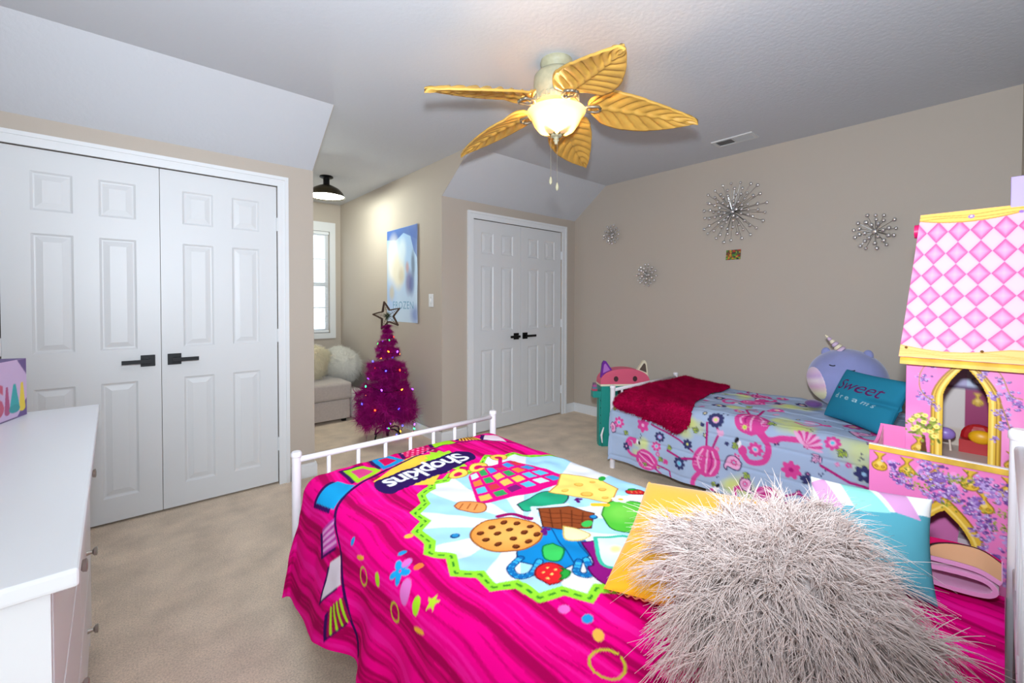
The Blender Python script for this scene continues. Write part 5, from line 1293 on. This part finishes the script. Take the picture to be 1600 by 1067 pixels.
# ================================================================ magenta tree, its lights and star
TX, TY = 1.79, 3.77
m_tinsel = mat('magenta_tinsel', (164, 6, 116), .55, noise=(25, .3), spec=.2)
tr_ = thing('artificial_tree', 'small bright magenta artificial christmas tree on a black stand', 'tree', (TX, TY, 0))
MB().tube([(TX, TY, .02), (TX, TY, .98)], [.013, .008], 10).build('pole', m_black, tr_)
MB().lathe([(.0, .16), (.022, .16), (.022, .06), (0, .06)], (TX, TY, 0), 14, False).build('stand_hub', m_black, tr_)
for k in range(4):
    a = math.radians(20+90*k); c_, s_ = math.cos(a), math.sin(a)
    MB().tube([(TX+.01*c_, TY+.01*s_, .085), (TX+.09*c_, TY+.09*s_, .09), (TX+.14*c_, TY+.14*s_, .07), (TX+.16*c_, TY+.16*s_, .006)], .0075, 8).build('stand_leg', m_black, tr_, smooth=True)
def branch_mesh(seed):
    r = np.random.default_rng(seed); n = 420; t = r.uniform(.12, 1.0, n)**.8
    P = np.stack([t, .03*np.sin(t*5+seed), -.10*t**2], 1); an = r.uniform(0, 2*math.pi, n)
    D = np.stack([r.uniform(.1, .9, n), np.cos(an), np.sin(an)], 1)
    V, F = strands(P, D, r.uniform(.16, .30, n), .0075, 2, .15, .3, seed+5)
    s = MB().tube([(0, 0, 0), (.5, .03*math.sin(2.5+seed), -.025), (.98, .03*math.sin(4.9+seed), -.096)], [.02, .015, .008], 5, False)
    nv = len(V); F2 = [tuple(i+nv for i in f) for f in s.f]
    me = np_mesh('branch', np.concatenate([V, np.array([tuple(p) for p in s.v])]), np.concatenate([F, np.array(F2)]), True); me.materials.append(m_tinsel); return me
BM = [branch_mesh(k) for k in range(5)]
r_ = random.Random(8)
tiers = [(.30, .28, 22, -.35), (.37, .30, 22, -.2), (.44, .26, 18, -.1), (.50, .19, 14, .0), (.57, .15, 12, .0), (.64, .19, 18, -.2), (.70, .17, 14, -.05), (.77, .10, 10, .1), (.84, .115, 11, -.1), (.88, .095, 8, .2), (.93, .06, 7, .5), (.97, .05, 6, .9), (1.0, .05, 4, 1.3)]
for i, (z, rad, n, el) in enumerate(tiers):
    for k in range(n):
        a = 2*math.pi*(k+r_.uniform(-.3, .3))/n+i; q = rad*r_.uniform(.82, 1.12)
        q = min(q, (X2-TX-.02)/1.35/max(.05, math.cos(a))) if math.cos(a) > 0 else q
        o = link('branch', BM[r_.randrange(5)], None, tr_, (0, 0, z)); o.scale = (q, max(q, .13), max(q, .13)); o.rotation_euler = (r_.uniform(-.4, .4), -el+r_.uniform(-.2, .2), a)
# string of coloured bulbs
sl_ = thing('string_lights', 'string of multicoloured lights wound round the magenta tree', 'string lights', (TX, TY, 0))
cl = [('red', (255, 60, 20)), ('orange', (255, 130, 30)), ('green', (40, 255, 110)), ('blue', (60, 60, 255)), ('violet', (150, 60, 255))]
m_b = [mat('lit_bulb_'+n_, c_, .4, emit=9, emit_rgb=c_) for n_, c_ in cl]
bme = []
for m_ in m_b:
    o = MB().ball((0, 0, 0), (.0065, .0065, .011), 8, 6).build('bulb', m_, sl_, smooth=True, local=True); bme.append(o.data); bpy.data.objects.remove(o)
wire = []
for k in range(150):
    t = k/149; z = .93-.70*t; a = t*26; rad = np.interp(z, [.2, .35, .5, .65, .8, .93], [.20, .245, .20, .15, .10, .06])*(1+.06*math.sin(k*1.7))
    wire.append((TX+min(rad*math.cos(a), X2-TX-.02), TY+rad*math.sin(a), z+.012*math.sin(k*.9)))
tail = [(TX-.06, TY-.05, .2), (TX-.05, TY-.06, .13), (TX-.02, TY-.05, .09), (TX+.01, TY-.05, .15), (TX+.06, TY-.07, .17), (TX+.11, TY-.08, .12), (TX+.07, TY-.1, .05), (TX+.02, TY-.09, .02), (TX+.12, TY-.13, .008), (TX+.18, TY-.11, .01), (TX+.22, TY-.1, .06), (TX+.235, TY-.07, .12), (TX+.2, TY-.06, .19)]
tail = [tuple(p) for p in curve_pts(tail, 5)]
MB().tube(wire+tail, .0022, 5).build('wire', m_black, sl_, smooth=True)
for j, p in enumerate([w_ for i_, w_ in enumerate(wire) if i_ % 5 == 0]+tail[2::3]):
    o = link('bulb', bme[(j*7+j//3) % 5], None, sl_, (p[0]-TX, p[1]-TY, p[2]+.006)); o.rotation_euler = (r_.uniform(-1, 1), r_.uniform(-1, 1), 0)
# rattan star topper, facing the room
st_ = thing('star_topper', 'woven brown twig star on top of the magenta tree', 'star ornament', (TX, TY, 1.0))
m_twig = mat('brown_twig', (70, 48, 36), .8, noise=(40, .3)); sc_ = Vector((TX, TY, 1.135)); su = Vector((.75, -.66, 0)); sn = Vector((-.66, -.75, 0))
pts_ = [sc_+(su*math.cos(math.pi/2+.22+k*math.pi/5)+Vector((0, 0, 1))*math.sin(math.pi/2+.22+k*math.pi/5))*(.135 if k % 2 == 0 else .056) for k in range(10)]
for off in (.018, -.018):
    P_ = [p+sn*off*(1 if k % 2 else .2) for k, p in enumerate(pts_)]
    for k in range(10):
        MB().tube([P_[k], (P_[k]+P_[(k+1) % 10])/2+Vector((0, 0, .002)), P_[(k+1) % 10]], .006, 6).build('twig', m_twig, st_)
wv = MB()
for k in range(0, 10, 2):
    tip, a_, b_ = pts_[k], pts_[k-1], pts_[(k+1) % 10]
    for t in (.25, .45, .65, .85): wv.tube([tip+(a_-tip)*t, tip+(b_-tip)*t], .0012, 4)
    wv.tube([tip, sc_], .0015, 4)
wv.build('weave', m_twig, st_)
r2 = np.random.default_rng(4); nn_ = 160; d_ = r2.normal(0, 1, (nn_, 3)); d_ /= np.linalg.norm(d_, axis=1, keepdims=True)
V, F = strands(np.array(sc_-Vector(st_.location))+d_*.008, d_, r2.uniform(.02, .05, nn_), .0016, 2, .2, .3, 3)
tag(link('greenery', np_mesh('greenery', V, F), mat('dark_green_sprig', (48, 66, 44), .8), st_), kind='stuff')
MB().tube([(TX, TY, .98), (TX, TY, 1.09)], .004, 6).build('star_stem', m_twig, st_)
